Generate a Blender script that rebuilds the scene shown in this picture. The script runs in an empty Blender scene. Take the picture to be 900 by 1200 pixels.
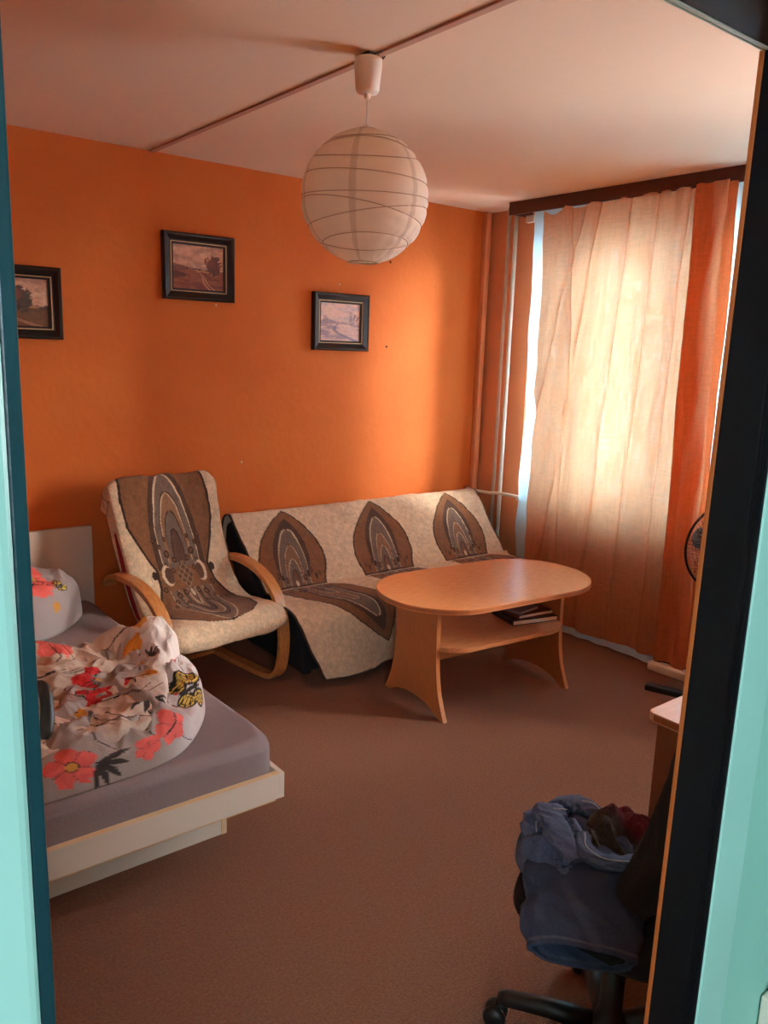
import bpy, bmesh, math, random
import numpy as np
from mathutils import Vector, Matrix
PI = math.pi
C = bpy.context.scene.collection
SC = bpy.context.scene
random.seed(4)

# ------------------------------------------------------------------ camera, world, lights
cam_d = bpy.data.cameras.new('camera'); cam = bpy.data.objects.new('camera', cam_d); C.objects.link(cam)
SC.camera = cam
def cam_matrix(yaw, pitch, roll, loc):
    y, p, r = [math.radians(a) for a in (yaw, pitch, roll)]
    f = Vector((math.sin(y)*math.cos(p), math.cos(y)*math.cos(p), -math.sin(p)))
    rt = Vector((math.cos(y), -math.sin(y), 0)); up = rt.cross(f)
    r2 = rt*math.cos(r)+up*math.sin(r); u2 = -rt*math.sin(r)+up*math.cos(r)
    m = Matrix((r2, u2, -f)).transposed().to_4x4(); m.translation = loc
    return m
cam.matrix_world = cam_matrix(38.54, 11.38, 1.914, Vector((0, 0, 1.68)))
cam_d.sensor_fit = 'VERTICAL'; cam_d.sensor_height = 36; cam_d.lens = 36*943.8/1200
cam_d.clip_start = .02

w = bpy.data.worlds.new('world'); SC.world = w; w.use_nodes = True
wb = w.node_tree.nodes['Background']
wb.inputs['Color'].default_value = (.93, .96, 1.0, 1); wb.inputs['Strength'].default_value = 17.0

SC.view_settings.view_transform = 'Standard'; SC.view_settings.look = 'None'
SC.view_settings.exposure = 0.60; SC.view_settings.gamma = 1; SC.view_settings.use_curve_mapping = False

def area(name, loc, target, size, power, col, size_y=None):
    d = bpy.data.lights.new(name, 'AREA'); d.energy = power; d.color = col; d.size = size
    if size_y: d.shape = 'RECTANGLE'; d.size_y = size_y
    o = bpy.data.objects.new(name, d); C.objects.link(o); o.location = loc
    o.rotation_euler = (Vector(target)-Vector(loc)).to_track_quat('-Z', 'Y').to_euler()
    return o
# added area light behind the camera, out of view, to brighten the hallway
area('hallway_fill', (-1.0, -2.0, 2.0), (.5, .5, 1.2), 1.2, 50, (.80, .90, 1.0))
# the low bright part of the hazy sky outside the window
sun_d = bpy.data.lights.new('sun', 'SUN'); sun_d.energy = 13.0; sun_d.angle = math.radians(36); sun_d.color = (1, .92, .82)
sun = bpy.data.objects.new('sun', sun_d); C.objects.link(sun)
sun.rotation_euler = Vector((-.66, .66, -.30)).to_track_quat('-Z', 'Y').to_euler()

# ------------------------------------------------------------------ colours and materials
def lin(c):
    c = np.asarray(c, float)/255.
    return np.where(c <= .04045, c/12.92, ((c+.055)/1.055)**2.4)
def mat(name, rgb=(200, 200, 200), rough=.6, var=0., vscale=8., bump=0., bscale=60., metal=0., attr=False,
        stretch=(1, 1, 1), spec=.5, sheen=0., alt=None, coat=0.):
    m = bpy.data.materials.new(name); m.use_nodes = True
    nt = m.node_tree; N = nt.nodes; L = nt.links; b = N['Principled BSDF']
    b.inputs['Roughness'].default_value = rough; b.inputs['Metallic'].default_value = metal
    b.inputs['Specular IOR Level'].default_value = spec
    b.inputs['Sheen Weight'].default_value = sheen; b.inputs['Coat Weight'].default_value = coat
    tc = N.new('ShaderNodeTexCoord'); mp = N.new('ShaderNodeMapping'); mp.inputs['Scale'].default_value = stretch
    L.new(tc.outputs['Object'], mp.inputs['Vector'])
    col = None
    if attr:
        a = N.new('ShaderNodeAttribute'); a.attribute_name = 'Col'; col = a.outputs['Color']
    else:
        r = N.new('ShaderNodeRGB'); r.outputs[0].default_value = (*lin(rgb), 1); col = r.outputs[0]
    if alt is not None or var > 0:
        n = N.new('ShaderNodeTexNoise'); n.inputs['Scale'].default_value = vscale; n.inputs['Detail'].default_value = 6
        L.new(mp.outputs[0], n.inputs['Vector'])
        mx = N.new('ShaderNodeMix'); mx.data_type = 'RGBA'
        cr = N.new('ShaderNodeMapRange'); cr.inputs[1].default_value = .35; cr.inputs[2].default_value = .65
        L.new(n.outputs['Fac'], cr.inputs[0])
        L.new(cr.outputs[0], mx.inputs[0]); L.new(col, mx.inputs[6])
        if alt is not None: mx.inputs[7].default_value = (*lin(alt), 1)
        else:
            m2 = N.new('ShaderNodeMix'); m2.data_type = 'RGBA'; m2.blend_type = 'MULTIPLY'; m2.inputs[0].default_value = 1
            L.new(col, m2.inputs[6]); m2.inputs[7].default_value = (1-var,)*3+(1,)
            L.new(m2.outputs[2], mx.inputs[7])
        col = mx.outputs[2]
    L.new(col, b.inputs['Base Color'])
    if bump > 0:
        n2 = N.new('ShaderNodeTexNoise'); n2.inputs['Scale'].default_value = bscale; n2.inputs['Detail'].default_value = 4
        L.new(mp.outputs[0], n2.inputs['Vector'])
        bp = N.new('ShaderNodeBump'); bp.inputs['Strength'].default_value = bump; bp.inputs['Distance'].default_value = .01
        L.new(n2.outputs['Fac'], bp.inputs['Height']); L.new(bp.outputs[0], b.inputs['Normal'])
    return m
M = {}
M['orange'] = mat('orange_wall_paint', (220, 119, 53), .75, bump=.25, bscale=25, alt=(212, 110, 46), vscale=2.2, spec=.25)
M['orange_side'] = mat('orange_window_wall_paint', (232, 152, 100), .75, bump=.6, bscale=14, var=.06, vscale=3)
M['ceil'] = mat('ceiling_paint', (238, 208, 180), .85, bump=.12, bscale=18, var=.03, vscale=1.5, spec=.2)
M['seam'] = mat('seam_paint', (196, 150, 126), .8, var=.08, vscale=12)
M['carpet'] = mat('brown_carpet', (150, 96, 66), .97, bump=1.0, bscale=260, alt=(127, 80, 54), vscale=120, spec=.1, sheen=.15)
M['mint'] = mat('mint_gloss_paint', (164, 218, 210), .38, var=.07, vscale=6, bump=.1, bscale=30)
M['mintwall'] = mat('mint_wall_paint', (150, 210, 198), .6, var=.08, vscale=4, bump=.15, bscale=25)
M['teal'] = mat('dark_teal_paint', (10, 58, 68), .35, var=.2, vscale=9, bump=.1)
M['jamb'] = mat('shaded_dark_jamb', (8, 12, 18), .5, var=.3, vscale=7, bump=.1, spec=.2)  # dark reveal colour, deepened to near-black for the shade on it
M['jambbrown'] = mat('brown_jamb_edge_paint', (180, 92, 34), .6, var=.15, vscale=14)
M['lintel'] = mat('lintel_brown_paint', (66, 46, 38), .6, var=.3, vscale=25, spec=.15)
M['cream'] = mat('cream_laminate', (226, 214, 196), .45, var=.02, vscale=5)
M['creamdim'] = mat('cream_edge', (228, 196, 150), .5)
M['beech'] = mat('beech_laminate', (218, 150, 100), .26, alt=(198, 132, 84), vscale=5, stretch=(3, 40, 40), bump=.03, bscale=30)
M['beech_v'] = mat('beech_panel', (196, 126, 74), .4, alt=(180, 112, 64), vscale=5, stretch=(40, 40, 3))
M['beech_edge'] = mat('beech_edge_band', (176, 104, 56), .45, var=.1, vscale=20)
M['bent'] = mat('bent_birch', (206, 140, 80), .35, alt=(182, 116, 60), vscale=6, stretch=(30, 5, 5), coat=.2)
M['black'] = mat('black_fabric', (18, 18, 24), .9, var=.3, vscale=40, bump=.3, bscale=200)
M['blackpl'] = mat('black_plastic', (26, 26, 28), .45, var=.1)
M['red'] = mat('red_cushion_fabric', (150, 14, 30), .9, bump=.2, bscale=200, var=.1)
M['throw'] = mat('woven_throw', attr=True, rough=.95, bump=.7, bscale=260, var=.08, vscale=320, sheen=.1)
M['print'] = mat('printed_cotton', attr=True, rough=.85, bump=.15, bscale=160, var=.03, vscale=20)
M['painting'] = mat('painted_canvas', attr=True, rough=.55, bump=.15, bscale=200, var=.08, vscale=60)
M['denim'] = mat('denim', attr=True, rough=.92, bump=.5, bscale=420, var=.22, vscale=160)
M['sheet'] = mat('mauve_sheet', (144, 128, 128), .85, bump=.15, bscale=90, var=.05, vscale=5)
M['frame'] = mat('black_frame_lacquer', (26, 18, 18), .3, var=.2, vscale=20)
M['gilt'] = mat('pale_gilt', (214, 184, 140), .4)
M['white'] = mat('white_plastic', (236, 226, 212), .4)
M['pipe'] = mat('white_pipe_enamel', (226, 232, 222), .35)
M['paper'] = mat('rice_paper', attr=True, rough=.8, var=.05, vscale=14, bump=.25, bscale=45)
M['wire'] = mat('shade_wire', (196, 160, 130), .7)
M['walnut'] = mat('dark_walnut', (92, 46, 28), .45, alt=(74, 36, 22), vscale=5, stretch=(4, 4, 40))
M['pvc'] = mat('white_window_frame', (232, 232, 230), .4)
M['metal'] = mat('dark_metal', (60, 56, 54), .35, metal=.8)
M['fanpl'] = mat('brown_grey_fan_plastic', (70, 52, 46), .4)
M['pages'] = mat('book_pages', (240, 228, 206), .8, var=.1, vscale=60, stretch=(1, 1, 30))
M['darkbook'] = mat('dark_book_cover', (50, 34, 34), .5)
M['greybook'] = mat('blue_grey_book_cover', (150, 150, 165), .4)
M['brownbook'] = mat('brown_book_cover', (128, 74, 52), .5)
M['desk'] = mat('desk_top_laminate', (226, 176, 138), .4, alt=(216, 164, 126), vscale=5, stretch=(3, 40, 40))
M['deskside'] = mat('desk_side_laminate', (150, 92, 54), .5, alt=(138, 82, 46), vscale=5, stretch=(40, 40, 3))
M['hole'] = mat('bare_plaster', (90, 60, 48), .95, alt=(40, 26, 22), vscale=60)

def paper_like(m, t, wgt):      # lets light through as thin paper or cloth does
    nt = m.node_tree; N = nt.nodes; L = nt.links; b = N['Principled BSDF']; out = N['Material Output']
    tr = N.new('ShaderNodeBsdfTranslucent'); tr.inputs['Color'].default_value = (*lin(t), 1)
    mx = N.new('ShaderNodeMixShader'); mx.inputs[0].default_value = wgt
    L.new(b.outputs[0], mx.inputs[1]); L.new(tr.outputs[0], mx.inputs[2]); L.new(mx.outputs[0], out.inputs[0])
paper_like(M['paper'], (255, 232, 206), .35)

def cloth_mat(name, dif, tra, wtrans, see, seecol, scale=380):
    m = bpy.data.materials.new(name); m.use_nodes = True
    nt = m.node_tree; N = nt.nodes; L = nt.links; N.remove(N['Principled BSDF']); out = N['Material Output']
    tc = N.new('ShaderNodeTexCoord')
    def thread(st, sc):
        mp = N.new('ShaderNodeMapping'); mp.inputs['Scale'].default_value = st; L.new(tc.outputs['Object'], mp.inputs[0])
        n = N.new('ShaderNodeTexNoise'); n.inputs['Scale'].default_value = sc; n.inputs['Detail'].default_value = 5
        L.new(mp.outputs[0], n.inputs['Vector']); return n.outputs['Fac']
    a = thread((1, 1, .06), scale); b = thread((1, .06, 1), scale)
    ad = N.new('ShaderNodeMath'); ad.operation = 'ADD'; L.new(a, ad.inputs[0]); L.new(b, ad.inputs[1])
    mr = N.new('ShaderNodeMapRange'); L.new(ad.outputs[0], mr.inputs[0])
    mr.inputs[1].default_value = .85; mr.inputs[2].default_value = 1.2; mr.inputs[3].default_value = see[0]; mr.inputs[4].default_value = see[1]
    d = N.new('ShaderNodeBsdfDiffuse'); d.inputs['Color'].default_value = (*lin(dif), 1)
    t = N.new('ShaderNodeBsdfTranslucent'); t.inputs['Color'].default_value = (*lin(tra), 1)
    s = N.new('ShaderNodeBsdfTransparent'); s.inputs['Color'].default_value = (*lin(seecol), 1)
    bp = N.new('ShaderNodeBump'); bp.inputs['Strength'].default_value = .4; bp.inputs['Distance'].default_value = .004
    L.new(ad.outputs[0], bp.inputs['Height']); L.new(bp.outputs[0], d.inputs['Normal']); L.new(bp.outputs[0], t.inputs['Normal'])
    m1 = N.new('ShaderNodeMixShader'); m1.inputs[0].default_value = wtrans
    L.new(d.outputs[0], m1.inputs[1]); L.new(t.outputs[0], m1.inputs[2])
    m2 = N.new('ShaderNodeMixShader'); L.new(mr.outputs[0], m2.inputs[0])
    L.new(m1.outputs[0], m2.inputs[1]); L.new(s.outputs[0], m2.inputs[2]); L.new(m2.outputs[0], out.inputs[0])
    return m
M['curtain'] = cloth_mat('orange_curtain_cloth', (216, 138, 92), (250, 164, 116), .46, (.0, .12), (255, 228, 204), 95)
M['sheer'] = cloth_mat('white_sheer_cloth', (226, 234, 240), (152, 200, 220), .5, (.01, .08), (150, 200, 226), 300)
m = bpy.data.materials.new('window_glass'); m.use_nodes = True; nt = m.node_tree; N = nt.nodes; N.remove(N['Principled BSDF'])
g = N.new('ShaderNodeBsdfGlossy'); g.inputs['Roughness'].default_value = .02
t = N.new('ShaderNodeBsdfTransparent'); fr = N.new('ShaderNodeFresnel'); fr.inputs[0].default_value = 1.3
mx = N.new('ShaderNodeMixShader'); nt.links.new(fr.outputs[0], mx.inputs[0]); nt.links.new(t.outputs[0], mx.inputs[1])
nt.links.new(g.outputs[0], mx.inputs[2]); nt.links.new(mx.outputs[0], N['Material Output'].inputs[0]); M['glass'] = m

# ------------------------------------------------------------------ mesh helpers
def link(name, me, m, parent=None, smooth=False, loc=None, rotz=None):
    o = bpy.data.objects.new(name, me); C.objects.link(o)
    if m: me.materials.append(m)
    if parent: o.parent = parent
    if loc is not None: o.location = loc
    if rotz is not None: o.rotation_euler = (0, 0, rotz)
    if smooth:
        me.polygons.foreach_set('use_smooth', [True]*len(me.polygons))
    return o
def fin(name, bm, m, parent=None, smooth=False, **k):
    bmesh.ops.recalc_face_normals(bm, faces=bm.faces)
    me = bpy.data.meshes.new(name); bm.to_mesh(me); bm.free()
    return link(name, me, m, parent, smooth, **k)
def bx(bm, x0, x1, y0, y1, z0, z1, bev=0., rot=None, seg=2):
    r = bmesh.ops.create_cube(bm, size=1)
    vs = r['verts']
    for v in vs:
        v.co = Vector(((x0+x1)/2+v.co.x*(x1-x0), (y0+y1)/2+v.co.y*(y1-y0), (z0+z1)/2+v.co.z*(z1-z0)))
    if bev > 0:
        es = set(e for v in vs for e in v.link_edges)
        rr = bmesh.ops.bevel(bm, geom=list(es), offset=bev, segments=seg, affect='EDGES', profile=.5)
        vs = list(set(v for f in rr['faces'] for v in f.verts) | set(v for v in vs if v.is_valid))
    if rot is not None:
        bmesh.ops.rotate(bm, verts=vs, cent=((x0+x1)/2, (y0+y1)/2, (z0+z1)/2), matrix=rot)
    return vs
def box(name, b, m, parent=None, bev=.002, rot=None, **k):
    bm = bmesh.new(); bx(bm, *b, bev=bev, rot=rot); return fin(name, bm, m, parent, **k)
def tube(bm, pts, r, n=10, closed=False, caps=True):
    pts = [Vector(p) for p in pts]; rings = []
    N_ = len(pts); prev = None
    for i, p in enumerate(pts):
        if closed: t = pts[(i+1) % N_]-pts[i-1]
        else: t = pts[min(i+1, N_-1)]-pts[max(i-1, 0)]
        t.normalize()
        if prev is None:
            a = Vector((0, 0, 1)) if abs(t.z) < .9 else Vector((1, 0, 0))
            u = t.cross(a).normalized()
        else: u = (prev-t*prev.dot(t)).normalized()
        prev = u; v = t.cross(u)
        rr = r[i] if hasattr(r, '__len__') else r
        rings.append([bm.verts.new(p+(u*math.cos(2*PI*k/n)+v*math.sin(2*PI*k/n))*rr) for k in range(n)])
    R = range(N_ if closed else N_-1)
    for i in R:
        a, b = rings[i], rings[(i+1) % N_]
        for k in range(n): bm.faces.new((a[k], a[(k+1) % n], b[(k+1) % n], b[k]))
    if caps and not closed:
        bm.faces.new(rings[0][::-1]); bm.faces.new(rings[-1])
def tubeobj(name, pts, r, m, parent=None, n=10, closed=False, **k):
    bm = bmesh.new(); tube(bm, pts, r, n, closed); return fin(name, bm, m, parent, True, **k)
def lathe(bm, prof, n=24, c=(0, 0, 0)):
    rings = [[bm.verts.new((c[0]+r*math.cos(2*PI*k/n), c[1]+r*math.sin(2*PI*k/n), c[2]+z)) for k in range(n)] for r, z in prof]
    for a, b in zip(rings, rings[1:]):
        for k in range(n): bm.faces.new((a[k], a[(k+1) % n], b[(k+1) % n], b[k]))
    bm.faces.new(rings[0][::-1]); bm.faces.new(rings[-1])
def prism(name, poly, t0, t1, m, parent=None, axis='z', bev=0., **k):
    """extrude a polygon; axis z: (x,y)->z ; axis x: (y,z)->x ; axis y: (x,z)->y"""
    bm = bmesh.new()
    def P(a, b, t): return {'z': (a, b, t), 'x': (t, a, b), 'y': (a, t, b)}[axis]
    v0 = [bm.verts.new(P(a, b, t0)) for a, b in poly]; v1 = [bm.verts.new(P(a, b, t1)) for a, b in poly]
    bm.faces.new(v0); bm.faces.new(v1[::-1])
    for i in range(len(poly)):
        j = (i+1) % len(poly); bm.faces.new((v0[i], v0[j], v1[j], v1[i]))
    if bev > 0:
        rim = [e for e in bm.edges if all(v in set(v0) for v in e.verts) or all(v in set(v1) for v in e.verts)]
        bmesh.ops.bevel(bm, geom=rim, offset=bev, segments=2, affect='EDGES', profile=.5)
    return fin(name, bm, m, parent, **k)
def empty(name, loc=(0, 0, 0), rotz=0):
    o = bpy.data.objects.new(name, None); C.objects.link(o); o.location = loc; o.rotation_euler = (0, 0, rotz)
    o.empty_display_size = .1; return o
def tag(o, label=None, cat=None, group=None, kind=None):
    if label: o['label'] = label
    if cat: o['category'] = cat
    if group: o['group'] = group
    if kind: o['kind'] = kind
    return o
def struct(o): o['kind'] = 'structure'; return o
def sheet(name, P, m, parent=None, col=None, thick=0., wrap_u=False, smooth=True, off=-1):
    """P: (nv,nu,3) grid"""
    nv, nu = P.shape[:2]
    i = np.arange(nv*nu).reshape(nv, nu)
    if wrap_u: i = np.concatenate([i, i[:, :1]], 1)
    F = np.stack([i[:-1, :-1], i[:-1, 1:], i[1:, 1:], i[1:, :-1]], -1).reshape(-1, 4)
    me = bpy.data.meshes.new(name)
    me.vertices.add(nv*nu); me.vertices.foreach_set('co', P.reshape(-1).astype(np.float32))
    me.loops.add(F.size); me.loops.foreach_set('vertex_index', F.reshape(-1).astype(np.int32))
    me.polygons.add(len(F)); me.polygons.foreach_set('loop_start', np.arange(0, F.size, 4, dtype=np.int32))
    me.update(calc_edges=True)
    if col is not None:
        ca = me.color_attributes.new('Col', 'FLOAT_COLOR', 'POINT')
        c4 = np.ones((nv*nu, 4), np.float32); c4[:, :3] = lin(col.reshape(-1, 3)); ca.data.foreach_set('color', c4.reshape(-1))
    o = link(name, me, m, parent, smooth)
    if thick: 
        s = o.modifiers.new('thickness', 'SOLIDIFY'); s.thickness = thick; s.offset = off
    return o
# smooth value noise
_rng = np.random.RandomState(7); _T = _rng.rand(4096)
def vnoise(x, y, z=0.):
    x, y, z = np.broadcast_arrays(np.asarray(x, float), np.asarray(y, float), np.asarray(z, float))
    xi, yi, zi = np.floor(x).astype(int), np.floor(y).astype(int), np.floor(z).astype(int)
    fx, fy, fz = x-xi, y-yi, z-zi
    s = lambda t: t*t*(3-2*t)
    fx, fy, fz = s(fx), s(fy), s(fz)
    def h(a, b, c): return _T[(a*73+b*1259+c*3571) & 4095]
    r = 0
    for dx in (0, 1):
        for dy in (0, 1):
            for dz in (0, 1):
                r = r+h(xi+dx, yi+dy, zi+dz)*(fx if dx else 1-fx)*(fy if dy else 1-fy)*(fz if dz else 1-fz)
    return r*2-1
def ridged(x, y, z=0.): return 1-np.abs(vnoise(x, y, z))*2
def fbm(x, y, z=0., o=4):
    r = 0; a = 1.
    for k in range(o): r = r+a*vnoise(x*2**k+k*7.3, y*2**k+k*3.1, z); a *= .5
    return r
def sstep(a, b, x): t = np.clip((x-a)/(b-a), 0, 1); return t*t*(3-2*t)
def over(col, c, a):
    a = np.clip(a, 0, 1)[..., None]; return col*(1-a)+np.array(c, float)*a
def catmull(pts, n):
    P = np.array(pts, float); P = np.vstack([2*P[0]-P[1], P, 2*P[-1]-P[-2]]); out = []
    for i in range(1, len(P)-2):
        for t in np.linspace(0, 1, n, endpoint=False):
            p0, p1, p2, p3 = P[i-1:i+3]
            out.append(.5*((2*p1)+(-p0+p2)*t+(2*p0-5*p1+4*p2-p3)*t*t+(-p0+3*p1-3*p2+p3)*t**3))
    out.append(P[-2]); return np.array(out)
def resample(P, n):
    d = np.r_[0, np.cumsum(np.linalg.norm(np.diff(P, axis=0), axis=1))]
    s = np.linspace(0, d[-1], n); return np.stack([np.interp(s, d, P[:, k]) for k in range(P.shape[1])], 1), s

# ------------------------------------------------------------------ room shell
XW, YB, ZC = 4.054, 4.05, 2.60
XL = -.60
struct(box('floor', (XL, XW+.02, .45, YB+.02, -.05, 0), M['carpet'], bev=0))
struct(box('floor', (-1.6, 2.4, -2.6, .45, -.05, 0), M['carpet'], bev=0))
struct(box('ceiling', (XL-.1, XW+.3, .4, YB+.1, ZC, ZC+.1), M['ceil'], bev=0))
struct(box('ceiling', (-1.6, 2.4, -2.6, .4, ZC, ZC+.1), M['ceil'], bev=0))
struct(box('wall_back', (XL-.1, XW+.3, YB, YB+.15, 0, ZC), M['orange'], bev=0))
struct(box('wall_left', (XL-.1, XL, .51, YB, 0, ZC), M['orange'], bev=0))
# window wall with its opening
WY0, WY1, WZ0, WZ1 = .75, 3.635, .74, 2.40  # unseen right end widened, past the sheer, to let more light in
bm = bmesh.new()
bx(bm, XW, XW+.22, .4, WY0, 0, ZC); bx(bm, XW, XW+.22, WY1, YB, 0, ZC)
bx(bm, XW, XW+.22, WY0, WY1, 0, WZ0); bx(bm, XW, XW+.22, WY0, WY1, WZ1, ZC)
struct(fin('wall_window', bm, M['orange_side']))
# door wall: orange inside, mint in the hallway
DX0, DX1, DZ = .1135, .90, 2.015
def doorwall(name, y0, y1, m, x0, x1, pad):
    bm = bmesh.new(); a, b, z = DX0-pad, DX1+pad, DZ+pad
    bx(bm, x0, a, y0, y1, 0, ZC); bx(bm, b, x1, y0, y1, 0, ZC); bx(bm, a, b, y0, y1, z, ZC)
    return struct(fin(name, bm, m))
doorwall('wall_door', .485, .51, M['orange'], XL-.1, XW+.2, .03)
doorwall('wall_hallway', .455, .485, M['mintwall'], -1.6, 2.4, .03)
struct(box('wall_hallway', (-1.7, -1.6, -2.6, .46, 0, ZC), M['mintwall'], bev=0))
struct(box('wall_hallway', (2.4, 2.5, -2.6, .46, 0, ZC), M['mintwall'], bev=0))
struct(box('wall_hallway', (-1.7, 2.5, -2.7, -2.6, 0, ZC), M['mintwall'], bev=0))

# door: steel frame, leaf swung into the room, handle
door = struct(empty('door_1', (DX0, .5, 0)))
def W(o): # keep world coordinates under the offset parent; the right side is slightly out of plumb
    for v in o.data.vertices:
        if v.co.x > DX1-.1: v.co.x += (v.co.z-.78)*.0105
    o.matrix_parent_inverse = Matrix.Translation(-door.location); return o
# mint architrave facing the hallway with a rounded nose
bm = bmesh.new()
bx(bm, DX0-.075, DX0-.009, .440, .456, 0, DZ+.075, bev=.007, seg=3)
bx(bm, DX1+.0025, DX1+.075, .440, .456, 0, DZ+.075, bev=.003, seg=3)
bx(bm, DX0-.075, DX1+.075, .4405, .4565, DZ+.004, DZ+.0755, bev=.003, seg=3)
W(fin('door_frame', bm, M['mint'], door))
bm = bmesh.new()
bx(bm, DX0-.0095, DX0, .446, .470, 0, DZ, bev=.002)
o = W(fin('jamb', bm, M['teal'], door)); o['label'] = 'dark teal inner edge of the left jamb'
box_j = [(DX0-.034, DX0-.0005, .470, .511, 0, DZ)]
bm = bmesh.new(); bx(bm, *box_j[0]); W(fin('jamb', bm, M['jamb'], door))
bm = bmesh.new()
bx(bm, DX1, DX1+.034, .4565, .506, 0, DZ, bev=.001); bx(bm, DX1, DX1+.012, .4425, .4565, 0, DZ, bev=.001)
bx(bm, DX1-.0012, DX1+.002, .4475, .4490, 0, DZ); bx(bm, DX1-.0012, DX1+.002, .4510, .4520, 0, DZ)
o = W(fin('jamb', bm, M['jamb'], door)); o['label'] = 'near-black inner face of the right jamb'
bm = bmesh.new(); bx(bm, DX1-.0005, DX1+.05, .506, .512, 0, DZ, bev=.001)
o = W(fin('jamb_edge', bm, M['jambbrown'], door)); o['label'] = 'orange-brown painted edge strip'
bm = bmesh.new(); bx(bm, DX0, DX1+.02, .4425, .500, DZ, DZ+.034, bev=.001)
o = W(fin('lintel', bm, M['lintel'], door)); o['label'] = 'dark brown underside of the lintel'
bm = bmesh.new(); bx(bm, DX0, DX1+.02, .5005, .505, DZ-.001, DZ+.034, bev=.0006); bx(bm, DX0, DX1+.02, .5075, .5095, DZ-.001, DZ+.034, bev=.0006)
bx(bm, DX0, DX1+.02, .505, .5075, DZ+.002, DZ+.034)
o = W(fin('seal', bm, M['white'], door)); o['label'] = 'pale double bead along the lintel'
# leaf from the hinge at (.100,.53) to (.275,1.31)
ang = math.atan2(1.31-.53, .275-.10)
lf = empty('leaf_pivot'); bpy.data.objects.remove(lf)
bm = bmesh.new(); bx(bm, 0, .80, -.02, .02, .012, 1.99, bev=.003)
leaf = fin('door_leaf', bm, M['cream'], door); leaf.matrix_parent_inverse = Matrix.Translation(-door.location)
leaf.location = (.100, .53, 0); leaf.rotation_euler = (0, 0, ang)
bm = bmesh.new(); bx(bm, .715, .757, -.026, -.0195, .98, 1.18, bev=.003)
pts = catmull([(.735, -.022, 1.150), (.735, -.045, 1.152), (.725, -.060, 1.156), (.70, -.063, 1.150), (.68, -.063, 1.134), (.665, -.060, 1.116), (.658, -.055, 1.102)], 6)
tube(bm, [tuple(p) for p in pts], list(np.interp(np.linspace(0, 1, len(pts)), [0, .3, .6, .9, 1], [.009, .010, .0095, .011, .007])), 12)
fin('door_handle', bm, M['blackpl'], leaf, True)

# ceiling strip
struct(box('trim_1', (1.676, 1.704, .52, YB-.002, ZC-.007, ZC+.002), M['seam'], bev=.002))
# boxed pipe in the corner
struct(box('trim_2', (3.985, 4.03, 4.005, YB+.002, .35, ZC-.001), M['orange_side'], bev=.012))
struct(box('baseboard_back', (XL+.001, 3.98, YB-.014, YB+.001, 0, .06), M['jambbrown'], bev=.003))

# window
win = struct(empty('window_1', (XW, (WY0+WY1)/2, WZ0)))
def WW(o): o.matrix_parent_inverse = Matrix.Translation(-win.location); return o
fx0, fx1 = XW+.09, XW+.15
bm = bmesh.new()
bx(bm, fx0, fx1, WY0, WY0+.06, WZ0, WZ1, .004); bx(bm, fx0, fx1, WY1-.05, WY1, WZ0, WZ1, .004)
bx(bm, fx0, fx1, WY0+.06, WY1-.05, WZ0, WZ0+.06, .004); bx(bm, fx0, fx1, WY0+.06, WY1-.05, WZ1-.05, WZ1, .004)
for y in (3.24, 2.40, 1.56): bx(bm, fx0, fx1, y-.055, y+.055, WZ0+.06, WZ1-.05, .004)
WW(fin('window_frame', bm, M['pvc'], win))
for a, b in ((WY1-.05, 3.295), (3.185, 2.455), (2.345, 1.615), (1.505, WY0+.06)):
    a, b = min(a, b), max(a, b)
    bm = bmesh.new(); s = .045; z0, z1 = WZ0+.06, WZ1-.05
    bx(bm, fx0-.012, fx1-.02, a, a+s, z0, z1, .004); bx(bm, fx0-.012, fx1-.02, b-s, b, z0, z1, .004)
    bx(bm, fx0-.012, fx1-.02, a+s, b-s, z0, z0+s, .004); bx(bm, fx0-.012, fx1-.02, a+s, b-s, z1-s, z1, .004)
    WW(fin('sash', bm, M['pvc'], win))
    bm = bmesh.new(); bx(bm, fx0+.02, fx0+.026, a+s-.004, b-s+.004, z0+s-.004, z1-s+.004)
    WW(fin('pane', bm, M['glass'], win))
WW(box('window_sill', (XW-.03, XW+.10, WY0-.02, WY1-.002, WZ0-.03, WZ0+.002), M['pvc'], win, .006))

# small marks in the wall
for i, (x, z, l) in enumerate(((3.21, 2.21, 'small dark screw left in the orange wall below the paper lamp'),
        (2.83, 2.05, 'tiny pale screw above the snow painting'), (3.20, 1.70, 'tiny dark screw right of the snow painting'),
        (2.18, 1.03, 'tiny pale plaster chip above the gap between armchair and sofa'), (2.03, 1.885, 'tiny pale nail under the country lane painting'))):
    bm = bmesh.new(); lathe(bm, [(.003, 0), (.007, .001), (.007, .003), (.004, .006)], 12)
    bmesh.ops.rotate(bm, verts=bm.verts, cent=(0, 0, 0), matrix=Matrix.Rotation(PI/2, 3, 'X'))
    o = fin('wall_screw', bm, M['hole'] if i in (0, 2) else M['creamdim'], None, True, loc=(x, YB-.0005, z))
    tag(o, l, 'screw')

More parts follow.
